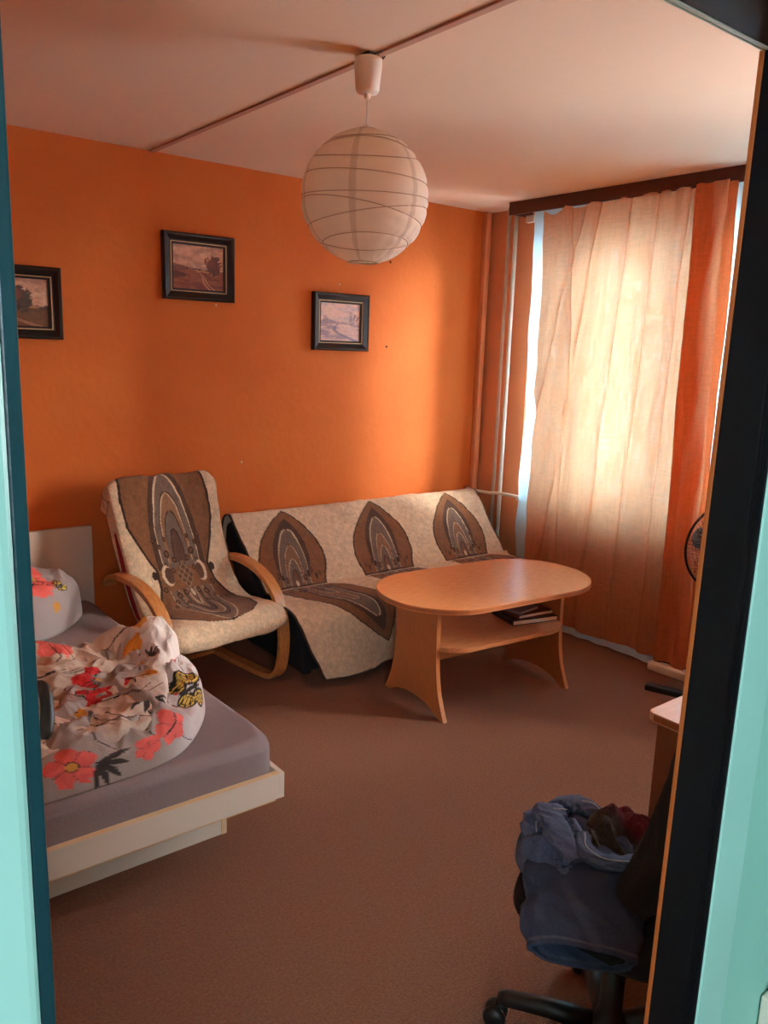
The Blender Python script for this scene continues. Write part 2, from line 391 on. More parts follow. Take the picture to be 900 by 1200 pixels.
# ------------------------------------------------------------------ heating: pipes, radiator
def riser(x, y, r, m, label):
    bm = bmesh.new(); tube(bm, [(0, 0, 0), (0, 0, 2.6)], r, 16)
    lathe(bm, [(r*1.7, 1.34), (r*1.7, 1.37)], 16) if False else None
    o = fin('heating_pipe', bm, m, None, True, loc=(x, y, 0)); tag(o, label, 'pipe')
    for z in ():
        bm = bmesh.new(); lathe(bm, [(r*1.15, -.012), (r*1.25, -.01), (r*1.25, .01), (r*1.15, .012)], 16)
        bx(bm, 0, XW-x+.002, -.004, .004, -.006, .006)
        fin('pipe_clip', bm, m, o, False, loc=(0, 0, z))
M['pipe2'] = mat('aged_pipe_enamel', (220, 216, 200), .45, var=.1, vscale=8)
riser(3.99, 3.812, .011, M['pipe2'], 'thinner dull vertical heating pipe nearest the orange back wall')
riser(3.985, 3.745, .014, M['pipe'], 'bright white vertical heating pipe beside the window curtain')
pp = catmull([(3.955, 4.05, .738), (3.955, 3.95, .738), (3.955, 3.82, .742), (3.955, 3.74, .752), (3.955, 3.62, .757), (3.95, 3.46, .758), (3.95, 3.42, .756)], 6)
o = tubeobj('radiator_pipe', [tuple(p) for p in pp], .0105, M['pipe'], None, 12)
tag(o, 'white horizontal heating pipe running from the back wall to behind the curtain', 'pipe')
bm = bmesh.new(); lathe(bm, [(.012, 0), (.024, .002), (.026, .012), (.018, .02), (.012, .02)], 16)
bmesh.ops.rotate(bm, verts=bm.verts, cent=(0, 0, 0), matrix=Matrix.Rotation(PI/2, 3, 'X'))
fin('wall_rosette', bm, M['jambbrown'], o, True, loc=(3.955, 4.05, .738))
rad = empty('radiator', (3.98, 2.75, .12)); tag(rad, 'ribbed radiator dimly seen through the lower orange curtain', 'radiator')
y = 3.40; sm = None
while y > 2.12:
    if sm is None:
        bm = bmesh.new(); bx(bm, -.05, .05, -.021, .021, 0, .56, .016, seg=3)
        s = fin('section', bm, M['pipe'], rad, True); sm = s.data
    else:
        s = bpy.data.objects.new('section', sm); C.objects.link(s); s.parent = rad
    s.location = (0, y-2.75, 0); y -= .052
bm = bmesh.new(); tube(bm, [(0, -.64, .03), (0, .66, .03)], .016, 10); tube(bm, [(0, -.64, .53), (0, .66, .53)], .016, 10)
for yy in (-.55, .55): tube(bm, [(0, yy, -.12), (0, yy, .04)], .01, 8)
fin('header_pipe', bm, M['pipe'], rad, True)

# ------------------------------------------------------------------ cornice and curtains
cor = empty('curtain_cornice', (3.86, 2.2, 2.53)); tag(cor, 'long dark brown wooden cornice board above the curtains', 'cornice')
box('fascia', (-.012, .008, -1.62, 1.485, -.004, .072), M['walnut'], cor, .002)
box('end_board', (.008, .19, 1.465, 1.485, .0, .0695), M['walnut'], cor, .002)
box('curtain_rail', (.04, .055, -1.6, 1.45, .042, .0695), M['pvc'], cor, .002)
def curtain(name, y0, y1, ztop, zbot, x0, m, label, nf, amp, nu=260, nv=150, seed=0., foldback=None, scal=0., group=None, xflare=0., wob=0.):
    u = np.linspace(0, 1, nu); v = np.linspace(0, 1, nv)
    U, V = np.meshgrid(u, v)
    Y = y0+(y1-y0)*U
    if foldback is not None:
        a, b = foldback   # the cloth turns back on itself near its right end
        Y = y0+(y1-y0)*np.interp(U, [0, a, b, 1], [0, 1.0, .83, .985])
    Y = Y-.045*V*U
    ph = nf*2*PI*(U+.035*vnoise(U*3+seed, V*1.5)+.012*vnoise(U*9, V*3+seed))
    A = amp*(.55+.45*sstep(0, .15, V))*(.6+.5*vnoise(U*5+seed*2, 3.3))
    X = x0+A*np.sin(ph)+.008*vnoise(U*30+seed, V*7)+.006*fbm(U*18+V*9, V*5-U*7, seed)
    if foldback is not None:
        X = X+np.interp(U, [0, foldback[0], foldback[1], 1], [0, 0, -.030, -.052])
    # tension creases running down from the hooks
    for (uc, sl, w_, h_) in ((.12, -.05, .010, .018), (.24, .20, .013, .026), (.36, .10, .012, .026), (.47, .07, .013, .026), (.58, .05, .012, .022), (.17, .35, .010, .016), (.66, .03, .010, .02)):
        d_ = (U-uc+sl*V+.004*vnoise(V*6, uc*90)); e_ = np.exp(-(d_/w_)**2)*(1-V*.35)*(1 if amp > .02 else 0)
        X = X+h_*e_+.012*d_/w_*e_; Y = Y-(y1-y0)*2.1*d_*e_
    X = X+xflare*V**40
    sc = scal*np.abs(np.sin(nf*1.0*PI*U+.5))*np.clip(vnoise(U*6+seed, 1.7)+.55, 0.15, 1)*np.exp(-((U-.12)/.16)**2) + .004*np.abs(np.sin(nf*2*PI*U))
    zb = zbot+wob*vnoise(U*6+seed, .5)
    Z = ztop-sc+(zb-(ztop-sc))*V
    Y = Y+wob*.6*sstep(0, .04, .04-U)*0+.012*np.exp(-U*40)*vnoise(V*14, seed)
    P = np.stack([X-x0, Y-(y0+y1)/2, Z], -1)
    o = sheet(name, P, m); o.location = (x0, (y0+y1)/2, 0)
    tag(o, label, 'curtain', group); return o
curtain('curtain', 3.375, 2.185, 2.535, .05, 3.845, M['curtain'], 'orange translucent curtain hanging in folds before the bright window', 9, .026, nu=520,
        foldback=(.74, .87), scal=.075, seed=2.1, wob=.012)
curtain('sheer_curtain', 3.525, 1.42, 2.545, .012, 3.925, M['sheer'], 'white sheer curtain glimpsed beyond the edges and hem of the orange one', 16, .012,
        nu=260, seed=5.3, xflare=-.09, wob=.004)
ro = box('roller_bracket', (3.955, 3.99, 3.57, 3.64, 2.49, 2.53), M['cream'], None, .003)
ro.data.transform(Matrix.Translation((-3.97, -3.6, -2.51))); ro.location = (3.97, 3.6, 2.51)
tag(ro, 'small cream bracket at the top left end of the window', 'bracket')

# white trunking / power strip lying by the wall
ps = empty('power_strip', (3.808, 2.03, 0), 0.04); tag(ps, 'white power strip with a thin cord on the carpet under the curtain hem', 'power strip')
bm = bmesh.new(); bx(bm, -.035, .035, -.33, .33, .002, .052, .012, seg=3); fin('housing', bm, M['white'], ps, True)
for k in range(5):
    bm = bmesh.new(); lathe(bm, [(.018, 0), (.021, .001), (.021, .003), (.017, .003)], 16); fin('socket', bm, M['pvc'], ps, True, loc=(0, .24-.11*k, .051))
cp = catmull([(.0, .31, .05), (.01, .22, .062), (.02, .08, .055), (.015, .02, .05), (.03, -.12, .06), (.03, -.3, .052)], 6)
tubeobj('cord', [tuple(p) for p in cp], .003, M['blackpl'], ps, 6)

# ------------------------------------------------------------------ framed paintings
def paint(kind, nx=110, ny=100):
    u, v = np.meshgrid(np.linspace(0, 1, nx), np.linspace(0, 1, ny))   # v up
    n = fbm(u*4, v*7, kind*9.1); n2 = fbm(u*22, v*26, kind*3.7)
    sky = [(226, 176, 146), (222, 172, 140), (240, 198, 186)][kind]
    c = np.ones((ny, nx, 3))*np.array(sky, float)
    c = over(c, [(176, 134, 118), (176, 128, 110), (190, 176, 186)][kind], sstep(.1, .9, n+.5*v)*.7)
    c = over(c, (238, 206, 170), sstep(.3, .9, fbm(u*5+3, v*9, kind+4.))*.6)
    hor = .46+.02*np.sin(u*5)
    far = (v < hor+.10*np.exp(-((u-[.0, .1, .15][kind])/.25)**2)+.015*n2)
    c = over(c, [(140, 106, 96), (146, 104, 96), (178, 150, 160)][kind], far*.9)
    gnd = v < hor-.03+.01*n2
    gc = [(158, 96, 70), (118, 78, 46), (226, 186, 178)][kind]
    c = over(c, gc, gnd*1.0)
    c = over(c, [(122, 62, 52), (74, 54, 34), (160, 136, 152)][kind], gnd*sstep(.0, .8, fbm(u*3+v*3, v*12, kind+1.))*.8)
    c = over(c, (214, 150, 90) if kind < 2 else (240, 208, 188), (np.abs(v-hor+.04) < .018)*(u > .45)*(u < .85)*.8)
    # path
    t = np.clip((hor-.03-v)/(hor-.03), 0, 1)
    px = [.42+.34*t**.7+.03*np.sin(t*7), .2+.62*t**1.2-.1*np.sin(t*3.4), .45-.2*np.sin(t*4.2)+.3*t][kind]
    wd = .008+.05*t
    if kind < 2:
        for s in (-1, 1): c = over(c, (214, 156, 126), gnd*(np.abs(u-px-s*wd*.8) < .006+.014*t)*.9)
    else: c = over(c, (128, 118, 142), gnd*(np.abs(u-px) < wd*1.6)*.75)
    if kind < 2:
        tx, ty, tr = [(.80, .56, .16), (.55, .56, .20)][kind]
        d = np.hypot((u-tx)/tr, (v-ty)/(tr*1.35))+.28*n2
        c = over(c, [(112, 66, 58), (74, 56, 44)][kind], sstep(1.05, .85, d)); c = over(c, (152, 84, 62), sstep(.8, .3, np.hypot((u-tx+.07)/tr, (v-ty-.09)/tr)+.3*n2)*.6)
        c = over(c, (60, 36, 32), (np.abs(u-tx) < .014)*(v < ty-.1)*(v > hor-.12))
        d = np.hypot((u-.08)/.2, (v-.32)/.07)+.3*n2; c = over(c, (92, 52, 48), sstep(1.1, .8, d)*.85)
        d = np.hypot((u-.1)/.18, (v-.47)/.06)+.4*n2; c = over(c, (128, 82, 72), sstep(1.1, .8, d)*.8)
        c = over(c, (96, 60, 50), (np.abs(v-hor+.01) < .018)*(n2 > .0)*(u > .25))
    else:
        for tx, h in ((.12, .2), (.17, .14), (.76, .34), (.86, .28), (.94, .22), (.8, .2)):
            d = np.abs(u-tx-.02*np.sin(v*20))/(.012+.10*np.clip(v-hor, 0, 1)); c = over(c, (148, 112, 116), (d < 1)*(v > hor-.06)*(v < hor+h)*(.35+.5*(n2 > .1)))
        c = over(c, (170, 136, 140), (np.abs(v-hor-.02) < .03)*(n2 > -.1)*.6)
    return c+n2[..., None]*6
def picture(x0, x1, z0, z1, kind, label, tilt=0.):
    w_, h_ = x1-x0, z1-z0
    r = empty('framed_painting', ((x0+x1)/2, YB-.002, (z0+z1)/2)); r.rotation_euler = (0, tilt, 0)
    tag(r, label, 'painting', 'small framed landscapes on the orange wall')
    # moulding profile: (inset, depth out of wall)
    prof = [(0, 0), (0, .030), (.006, .036), (.016, .034), (.036, .020), (.043, .018), (.043, .004)]
    bm = bmesh.new(); rings = []
    for ins, dep in prof:
        a, b = w_/2-ins, h_/2-ins
        rings.append([bm.verts.new((sx*a, -dep, sz*b)) for sx, sz in ((-1, -1), (1, -1), (1, 1), (-1, 1))])
    for A, B in zip(rings, rings[1:]):
        for k in range(4): bm.faces.new((A[k], A[(k+1) % 4], B[(k+1) % 4], B[k]))
    fin('frame', bm, M['frame'], r)
    def ring(name, i0, i1, d0, d1, m):
        bm = bmesh.new(); a, b, a2, b2 = w_/2-i0, h_/2-i0, w_/2-i1, h_/2-i1
        bx(bm, -a, a, -d1, -d0, b2, b); bx(bm, -a, a, -d1, -d0, -b, -b2); bx(bm, -a, -a2, -d1, -d0, -b2, b2); bx(bm, a2, a, -d1, -d0, -b2, b2)
        return fin(name, bm, m, r)
    ring('gilt_slip', .043, .047, .004, .020, M['gilt'])
    ring('inner_moulding', .047, .058, .004, .014, M['frame'])
    a, b = w_/2-.057, h_/2-.057
    col = paint(kind); ny, nx = col.shape[:2]
    U, V = np.meshgrid(np.linspace(-a, a, nx), np.linspace(-b, b, ny))
    sheet('canvas', np.stack([U, np.full_like(U, -.008), V], -1), M['painting'], r, col, smooth=False)
    tubeobj('hanging_nail', [(0, -.001, h_/2-.01), (0, -.004, h_/2+.012)], .002, M['gilt'], r, 6)
picture(1.728, 2.127, 1.900, 2.233, 0, 'black framed autumn landscape with a tree at right, middle painting of the row', .0)
picture(2.636, 3.037, 1.666, 1.998, 2, 'black framed pale snowy river landscape, nearest the window', .0)
picture(.820, 1.222, 1.677, 2.005, 1, 'black framed painting of a lane beside a dark tree, cut off by the door jamb', .0)

# ------------------------------------------------------------------ pendant lamp
lamp = empty('pendant_lamp', (1.66, 2.24, ZC-.01)); tag(lamp, 'round white paper lantern lamp hanging from the ceiling', 'lamp')
bm = bmesh.new(); lathe(bm, [(.036, -.005), (.044, -.008), (.044, -.03), (.037, -.100), (.033, -.108), (.012, -.110)], 32); fin('canopy', bm, M['white'], lamp, True)
bm = bmesh.new(); lathe(bm, [(.010, -.108), (.010, -.122), (.005, -.128)], 16); tube(bm, [(0, 0, -.11), (0, 0, -.24)], .0032, 8); lathe(bm, [(.005, -.20), (.009, -.205), (.009, -.235), (.006, -.24)], 16)
fin('cord', bm, M['white'], lamp, True)
bm = bmesh.new(); bx(bm, -.014, .055, -.018, .03, .004, .010, .002); 
for k in range(7):
    a = k*.9; tube(bm, [(.01, 0, -.004), (.028+.01*math.cos(a), .012*math.sin(a), .0), (.03+.03*math.cos(a), .026*math.sin(a), .006)], .0022, 6)
o = fin('ceiling_wires', bm, M['hole'], lamp); o['label'] = 'ragged dark hole with wires'
R_ = .208; zc = -.425
nth, nph = 288, 90
th = np.linspace(0, 2*PI, nth, endpoint=False); ph = np.linspace(.17, PI-.24, nph)
TH, PH = np.meshgrid(th, ph)
# wire bands: slightly tilted hoops, paper puffs out less between them
rib = [(.84, .05, .0), (.60, .16, .9), (.66, .12, -2.2), (.26, .06, 2.0), (.00, .07, .9), (-.24, .17, 2.7), (-.30, .16, -.5), (-.70, .16, .9), (-.74, .12, -2.0)]
Z0 = np.cos(PH); dmin = np.full_like(Z0, 9.)
for h, tl, a0 in rib: dmin = np.minimum(dmin, np.abs(Z0-h-tl*np.cos(TH-a0)))
rr = R_*(1-.022*np.exp(-(dmin/.035)**2)+.006*vnoise(TH*3.5, PH*4)+.016*ridged(TH*5+PH*3, PH*6-TH*2, 3.)*sstep(1.2, 2.2, PH)*np.clip(np.cos(TH+.6)*1.5, 0, 1)*.6)
P = np.stack([rr*np.sin(PH)*np.cos(TH), rr*np.sin(PH)*np.sin(TH), zc+rr*np.cos(PH)], -1)
pc = np.ones(P.shape)*np.array((244, 226, 204), float)
for k in range(6): pc = over(pc, (206, 182, 158), (np.abs(np.angle(np.exp(1j*(TH-.75-k*PI/3)))) < .055)*.9)
sh = sheet('lamp_shade', P, M['paper'], lamp, pc, wrap_u=True)
for h, tl, a0 in rib:
    pts = []
    for k in range(64):
        t = 2*PI*k/64; z = h+tl*math.cos(t-a0); z = max(-.965, min(.965, z)); s = math.sqrt(max(1-z*z, .0)); q = R_*1.0
        q *= .985
        pts.append((q*s*math.cos(t), q*s*math.sin(t), zc+q*z))
    tubeobj('wire_hoop', pts, .0016, M['wire'], sh, 6, closed=True)
for k, z in ((0, math.cos(.17)), (1, math.cos(PI-.24))):
    s = math.sqrt(1-z*z); tubeobj('end_ring', [(R_*s*math.cos(t), R_*s*math.sin(t), zc+R_*z) for t in np.linspace(0, 2*PI, 40, endpoint=False)], .003, M['wire'], sh, 8, closed=True)
bm = bmesh.new(); tube(bm, [(-.035, 0, zc+.203), (.035, 0, zc+.203)], .002, 6); tube(bm, [(0, 0, -.235), (0, 0, zc+.205)], .004, 8)
tube(bm, [(0, 0, zc+.2), (0, .0, zc+.14)], .018, 16)
lathe(bm, [(.014, zc+.04), (.030, zc+.06), (.034, zc+.085), (.026, zc+.115), (.014, zc+.14)], 20)
fin('bulb_holder', bm, M['white'], lamp, True)

# ------------------------------------------------------------------ woven pattern shared by both throws
CREAM, BR, DK, GR, LT = (224, 196, 162), (134, 87, 51), (60, 33, 21), (118, 96, 82), (216, 188, 156)
def arch(col, p, q, hw, top, base, fill, edge, ew=.05, e2=None):
    """round-topped arch: half width hw, from base up to top"""
    t = np.clip((q-base)/(top-base), 0, 1.5)
    wv = hw*np.sqrt(np.clip(1-t**2.6, 0, 1))
    d = np.where(t < 1, np.abs(p)-wv, 9.)
    ins = (d < 0)*(q > base)
    col = over(col, fill, ins*1.0)
    s = np.hypot(np.clip(d, -9, 9), 0)
    rim = (d < 0)*(d > -ew*(.35+.9*sstep(.3, .95, t)))*(q > base)
    return over(col, edge, rim*1.0)
def motif(col, p, q, dots=True):
    """pointed peacock arch, p in [-1,1], q in [0,1]"""
    t = np.clip((q-.30)/.70, 0, 1)
    wv = np.where(q < .30, .86+.14*sstep(0, .30, q), (1-t**2.1)*.93+.07*(1-t)**.5)
    ins = (q > 0)*(q < 1)
    out = ins*(np.abs(p) < wv); core = (q > .025)*(q < .975)*(np.abs(p) < wv-.05)
    col = over(col, DK, out*1.); col = over(col, BR, core*1.)
    # inner pointed dark arch
    t2 = np.clip((q-.35)/.54, 0, 1); w2 = np.where(q < .35, .40+.12*sstep(0, .35, q), .52*(1-t2**2.4))
    col = over(col, (84, 54, 38), core*(q < .89)*(np.abs(p) < w2)*1.)
    col = arch(col, p, q, .42, .75, .03, GR, LT, .035)
    col = arch(col, p, q, .28, .55, .03, (138, 98, 70), DK, .03)
    col = arch(col, p, q, .26, .54, .03, (138, 98, 70), LT, .02)
    col = arch(col, p, q, .19, .36, .03, GR, LT, .02)
    col = arch(col, p, q, .12, .23, .03, (120, 80, 58), DK, .03)
    for k in range(5):
        for s in (-1, 1):
            x = s*(.28+.11*k); y_ = .11+.035*((k*7) % 3); r = .045-.004*k
            d = np.hypot(p-x, (q-y_)/.85*1.0*.9); col = over(col, DK, core*(d < r)*.9)
            if k % 2 == 0: col = over(col, BR, core*(d < r*.45)*1.)
    col = over(col, LT, core*(np.hypot(p, (q-.06)*1.2) < .045)*1.)
    return col
def weave(col, S, X):
    n = fbm(X*60, S*60, 2.); n2 = vnoise(X*240, S*130, 1.)
    return col*(1+.05*n[..., None]+.07*n2[..., None])

# ------------------------------------------------------------------ sofa
sofa = empty('sofa', (2.97, 3.60, 0)); tag(sofa, 'low black folding sofa under a patterned throw against the back wall', 'sofa')
SX, SY = 2.97, 3.60  # the seat stops short of the curtain
def S(x0, x1, y0, y1, z0, z1): return (x0-SX, x1-SX, y0-SY, y1-SY, z0, z1)
box('base', S(2.12, 3.76, 3.30, 3.92, .03, .20), M['black'], sofa, .015)
box('seat', S(2.06, 3.765, 3.20, 3.62, .20, .385), M['black'], sofa, .05)
poly = [(3.60-SY, .37), (3.60-SY, .22), (3.70-SY, .18), (4.00-SY, .60), (3.985-SY, .69), (3.955-SY, .715), (3.915-SY, .70)]
prism('backrest', poly, 2.045-SX, 3.885-SX, M['black'], sofa, 'x', .02)
for x in (2.16, 3.68):
    for y in (3.34, 3.86): box('foot', S(x, x+.05, y, y+.05, 0, .035), M['blackpl'], sofa, .004)
prof, s_ = resample(catmull([(4.012, .50), (4.008, .66), (3.985, .735), (3.945, .752), (3.90, .742), (3.80, .632), (3.70, .522), (3.60, .412), (3.565, .392),
                            (3.50, .404), (3.35, .404), (3.23, .394), (3.168, .355), (3.150, .28), (3.145, .15), (3.15, .03)], 10), 240)
sj = s_[np.argmin(np.hypot(prof[:, 0]-3.565, prof[:, 1]-.392))]; stop = s_[np.argmin(np.hypot(prof[:, 0]-3.90, prof[:, 1]-.742))]
nu = 460
U = np.linspace(0, 1, nu)[None, :]*np.ones((240, 1)); Sg = s_[:, None]*np.ones((1, nu))
ft = np.clip((Sg-sj-.40)/.42, 0, 1)      # how far down the front
xl = 2.03+.04*np.clip((Sg-stop)/(sj-stop), 0, 1)-.06*sstep(sj, sj+.2, Sg)+.20*ft**1.2
xr = 3.915-.03*np.clip((Sg-stop)/(sj-stop), 0, 1)-.10*sstep(sj-.01, sj+.16, Sg)
X = xl+(xr-xl)*U
wr = .010*fbm(X*5, Sg*7, 3.)+.004*ridged(X*9+Sg*6, Sg*5-X*3, 8.)
front = sstep(sj+.36, sj+.5, Sg)
Yg = prof[:, 0][:, None]-wr*.7*(Sg > .25)-front*(.035*np.sin(X*11+1)*ft+.025*ft)
Zg = prof[:, 1][:, None]+np.abs(wr)*.8*(Sg > .25)
# bottom hem rises a little towards the middle of the sofa
Zg = Zg+ft*.07*sstep(2.2, 3.4, X)+ft*.01*np.sin(X*9)
Zg = np.where(ft > 0, np.maximum(Zg, .012), Zg)
col = np.ones((240, nu, 3))*np.array(CREAM, float)
for xc in (2.275, 2.91, 3.545):
    q = (sj-.012-Sg)/(sj-stop+.005); col = motif(col, (X-xc-.085*q)/.215, q)
    q = (Sg-sj-.006)/.60; col = motif(col, (X-xc+.01-.22*np.clip(q, 0, 1)*(xc < 2.4)-.08*q)/.20, q)
col = over(col, DK, ((U < .006)+(U > .994)+(Sg > s_[-1]-.012)) > 0)
col = weave(col, Sg, X)
th = sheet('throw', np.stack([X-SX, Yg-SY, Zg], -1), M['throw'], None, col, .006, off=0)
th.location = (SX, SY, 0); th.name = 'sofa_throw'
tag(th, 'cream woven throw with brown pointed peacock-eye motifs draped over the sofa', 'throw')

# ------------------------------------------------------------------ armchair
CA = math.radians(7)
ac = empty('armchair', (1.655, 3.42, 0), CA); tag(ac, 'bentwood cantilever armchair with light birch arms beside the bed', 'armchair')
side = catmull([(.39, .515), (.375, .548), (.31, .578), (.20, .588), (.08, .575), (-.03, .535), (-.11, .47), (-.155, .38), (-.175, .27), (-.170, .16), (-.145, .075), (-.09, .028), (0, .016), (.15, .0145), (.30, .0145), (.46, .0145)], 8)
def strip(name, pts, xc, wd, th_, m, parent):
    P2, s = resample(pts, 80); t = np.gradient(P2, axis=0); t /= np.linalg.norm(t, axis=1)[:, None]; n = np.stack([-t[:, 1], t[:, 0]], 1)
    bm = bmesh.new(); rings = []
    for p, nn in zip(P2, n):
        a = p+nn*th_/2; b = p-nn*th_/2
        rings.append([bm.verts.new(c) for c in ((xc-wd/2, a[0], a[1]), (xc+wd/2, a[0], a[1]), (xc+wd/2, b[0], b[1]), (xc-wd/2, b[0], b[1]))])
    for A, B in zip(rings, rings[1:]):
        for k in range(4): bm.faces.new((A[k], A[(k+1) % 4], B[(k+1) % 4], B[k]))
    bm.faces.new(rings[0][::-1]); bm.faces.new(rings[-1])
    o = fin(name, bm, m, parent)
    b = o.modifiers.new('bevel', 'BEVEL'); b.width = .004; b.segments = 2; b.limit_method = 'ANGLE'
    return o
for xc in (-.300, .330): strip('arm_frame', side, xc, .06, .028, M['bent'], ac)
back = catmull([(.43, .95), (.33, .70), (.24, .50), (.16, .36), (.10, .31), (-.02, .335), (-.16, .375)], 8)
for xc in (-.235, .235): strip('seat_frame', back, xc, .04, .022, M['bent'], ac)
for y, z in ((.05, .30), (-.13, .35), (.22, .44), (.36, .76)):
    bm = bmesh.new(); bx(bm, -.30 if z < .4 else -.25, .33 if z < .4 else .25, y-.02, y+.02, z-.014, z+.012, .004); fin('crossbar', bm, M['bent'], ac)
box('crossbar', (-.30, .33, .40, .45, .006, .03), M['bent'], ac, .004)
# red cushion under the throw
def pad(prof_pts, x_half, thick, name, m, parent, nu=24, nv=70, flare=0.):
    P2, s = resample(catmull(prof_pts, 10), nv)
    t = np.gradient(P2, axis=0); t /= np.linalg.norm(t, axis=1)[:, None]; n = np.stack([-t[:, 1], t[:, 0]], 1)
    a = np.linspace(0, 2*PI, nu*2, endpoint=False)
    ca, sa = np.cos(a), np.sin(a)
    px = np.sign(ca)*np.abs(ca)**.35; pz = np.sign(sa)*np.abs(sa)**.6
    taper = np.clip(np.minimum(np.arange(nv), nv-1-np.arange(nv))/3., .25, 1)**.5
    G = np.zeros((nv, nu*2, 3))
    G[..., 0] = px[None, :]*x_half
    G[..., 1] = P2[:, 0][:, None]+n[:, 0][:, None]*pz[None, :]*thick/2*taper[:, None]
    G[..., 2] = P2[:, 1][:, None]+n[:, 1][:, None]*pz[None, :]*thick/2*taper[:, None]
    return sheet(name, G, m, parent, wrap_u=True)
cush = [(.425, .97), (.375, .80), (.31, .63), (.245, .50), (.17, .405), (.08, .375), (-.06, .385), (-.18, .375)]
pad(cush, .275, .075, 'seat_cushion', M['red'], ac)
# throw over the armchair
prof, s_ = resample(catmull([(.50, .90), (.475, .985), (.44, 1.022), (.395, 1.005), (.35, .87), (.295, .72), (.235, .585), (.165, .485), (.085, .436),
                            (-.02, .434), (-.12, .440), (-.185, .432), (-.232, .385), (-.225, .335), (-.19, .312)], 10), 300)
nv, nu = 300, 260
L_ = s_[-1]; Sg = s_[:, None]*np.ones((1, nu)); U = np.linspace(-1, 1, nu)[None, :]*np.ones((nv, 1))
V = (Sg-.13)/(L_-.13)                       # 0 at the top edge, 1 at the front hem
hwid = np.interp(V, [-.2, 0, .1, .35, .55, .7, .85, 1.0], [.285, .29, .29, .275, .275, .29, .305, .29])
cx = np.interp(V, [-.2, 0, .3, .6, 1], [.015, .015, .015, .015, .01])
UU = np.clip(np.abs(U)/.80, 0, 1); X = cx+hwid*np.sign(U)*UU**.98*(1+.02*(np.abs(U) > .8))
hang = np.clip((np.abs(U)-.80)/.20, 0, 1)
edge = UU**10
wr = .006*fbm(X*7, Sg*6, 5.)+.003*ridged(X*13+Sg*5, Sg*7, 2.)
t = np.gradient(prof, axis=0); t /= np.linalg.norm(t, axis=1)[:, None]; n = np.stack([t[:, 1], -t[:, 0]], 1)*-1
wing = np.interp(V, [-.2, 0, .2, .5, .75, 1], [.02, .03, .05, .02, -.01, -.0])  # cloth hangs off the edges
dn = wr-edge*.012-hang*np.interp(V, [-.2, 0, .3, .7, .85, 1], [.06, .075, .085, .08, .06, .03])
n = -n
Y = prof[:, 0][:, None]+n[:, 0][:, None]*dn+0*U
Z = prof[:, 1][:, None]+n[:, 1][:, None]*dn-edge*np.interp(V, [0, .1, .8, 1], [.03, 0, 0, .0])
col = np.ones((nv, nu, 3))*np.array(CREAM, float)
p = (X-cx)/.285; 
fw_ = np.interp(V, [-.2, -.01, .03, .12, .24, .36, .44, .52, .62, .72, .80, .85, .875], [.0, .74, .82, .86, .84, .66, .52, .55, .72, .80, .70, .45, .0])
off = np.interp(V, [0, .35, .85], [-.08, -.02, .02])
pp_ = p-off
f_ = (V > -.012)*(V < .875)*(np.abs(pp_) < fw_); core = (V > .0)*(V < .865)*(np.abs(pp_) < fw_-.045)
col = over(col, DK, f_*1.); col = over(col, BR, core*1.)
col = over(col, (104, 68, 46), core*sstep(.15, .6, pp_)*sstep(.1, .6, V)*.5)
def lobe(col, q, hw, top, base, fill, edgec, ew): return arch(col, pp_, q, hw, top, base, fill, edgec, ew)
q = .42-V
col = lobe(col, q, .46, .425, -.02, (84, 54, 38), (84, 54, 38), .02); col = lobe(col, q, .36, .395, -.02, GR, LT, .035)
col = lobe(col, q, .245, .315, .0, (152, 108, 74), DK, .02); col = lobe(col, q, .235, .305, .0, (150, 106, 74), LT, .02)
col = lobe(col, q, .19, .23, .0, GR, DK, .02); col = lobe(col, q, .12, .15, .0, (96, 62, 46), DK, .02)
q = V-.50
col = lobe(col, q, .40, .365, .04, (122, 92, 72), LT, .02); col = lobe(col, q, .28, .33, .04, (100, 72, 56), DK, .02)
col = lobe(col, q, .24, .30, .04, (142, 104, 76), LT, .02); col = lobe(col, q, .17, .25, .04, (96, 66, 52), DK, .03)
col = lobe(col, q, .12, .21, .04, (150, 110, 84), DK, .02); col = lobe(col, q, .07, .15, .04, (110, 76, 60), LT, .02)
for s in (-1, 1):
    for x, y_, r in ((.13, .405, .04), (.24, .375, .05), (.34, .34, .03), (.43, .31, .035), (.22, .31, .03), (.30, .42, .03), (.38, .47, .04), (.46, .53, .04),
                     (.2, .45, .035), (.12, .56, .045), (.26, .57, .05), (.36, .6, .035), (.2, .62, .035), (.44, .63, .03), (.31, .66, .03)):
        d = np.hypot(pp_-s*x, (V-y_)*2.9); col = over(col, DK, core*(d < r)*.9); col = over(col, BR, core*(d < r*.5)*.9)
    d = np.hypot((pp_-s*.30)/.085, (V-.47)/.042); dd = np.hypot((pp_-s*.33)/.10, (V-.47)/.047)
    col = over(col, LT, core*(dd < 1)*1.); col = over(col, (96, 60, 44), core*(d < .9)*1.)
    d = np.hypot(pp_-s*.56, (V-.46)*2.9); col = over(col, DK, (d < .055)*1.)
lat = (np.abs(np.mod(pp_*9+V*26, 1)-.5) > .40)+(np.abs(np.mod(pp_*9-V*26, 1)-.5) > .40)
dia = (np.abs(pp_)/.17+np.abs(V-.475)/.075) < 1
col = over(col, (88, 56, 42), dia*core*.7); col = over(col, LT, dia*core*(lat > 0)*.45)
col = over(col, LT, (np.hypot(pp_/.03, (V-.565)/.022) < 1)*.9)
col = over(col, DK, ((np.abs(U) > .985)+(V > .988)) > 0)
col = weave(col, Sg, X)
at = sheet('armchair_throw', np.stack([X, Y, Z], -1), M['throw'], None, col, .006, off=0)
at.location = ac.location; at.rotation_euler = ac.rotation_euler
tag(at, 'cream throw with a large brown double motif draped over the armchair', 'throw')

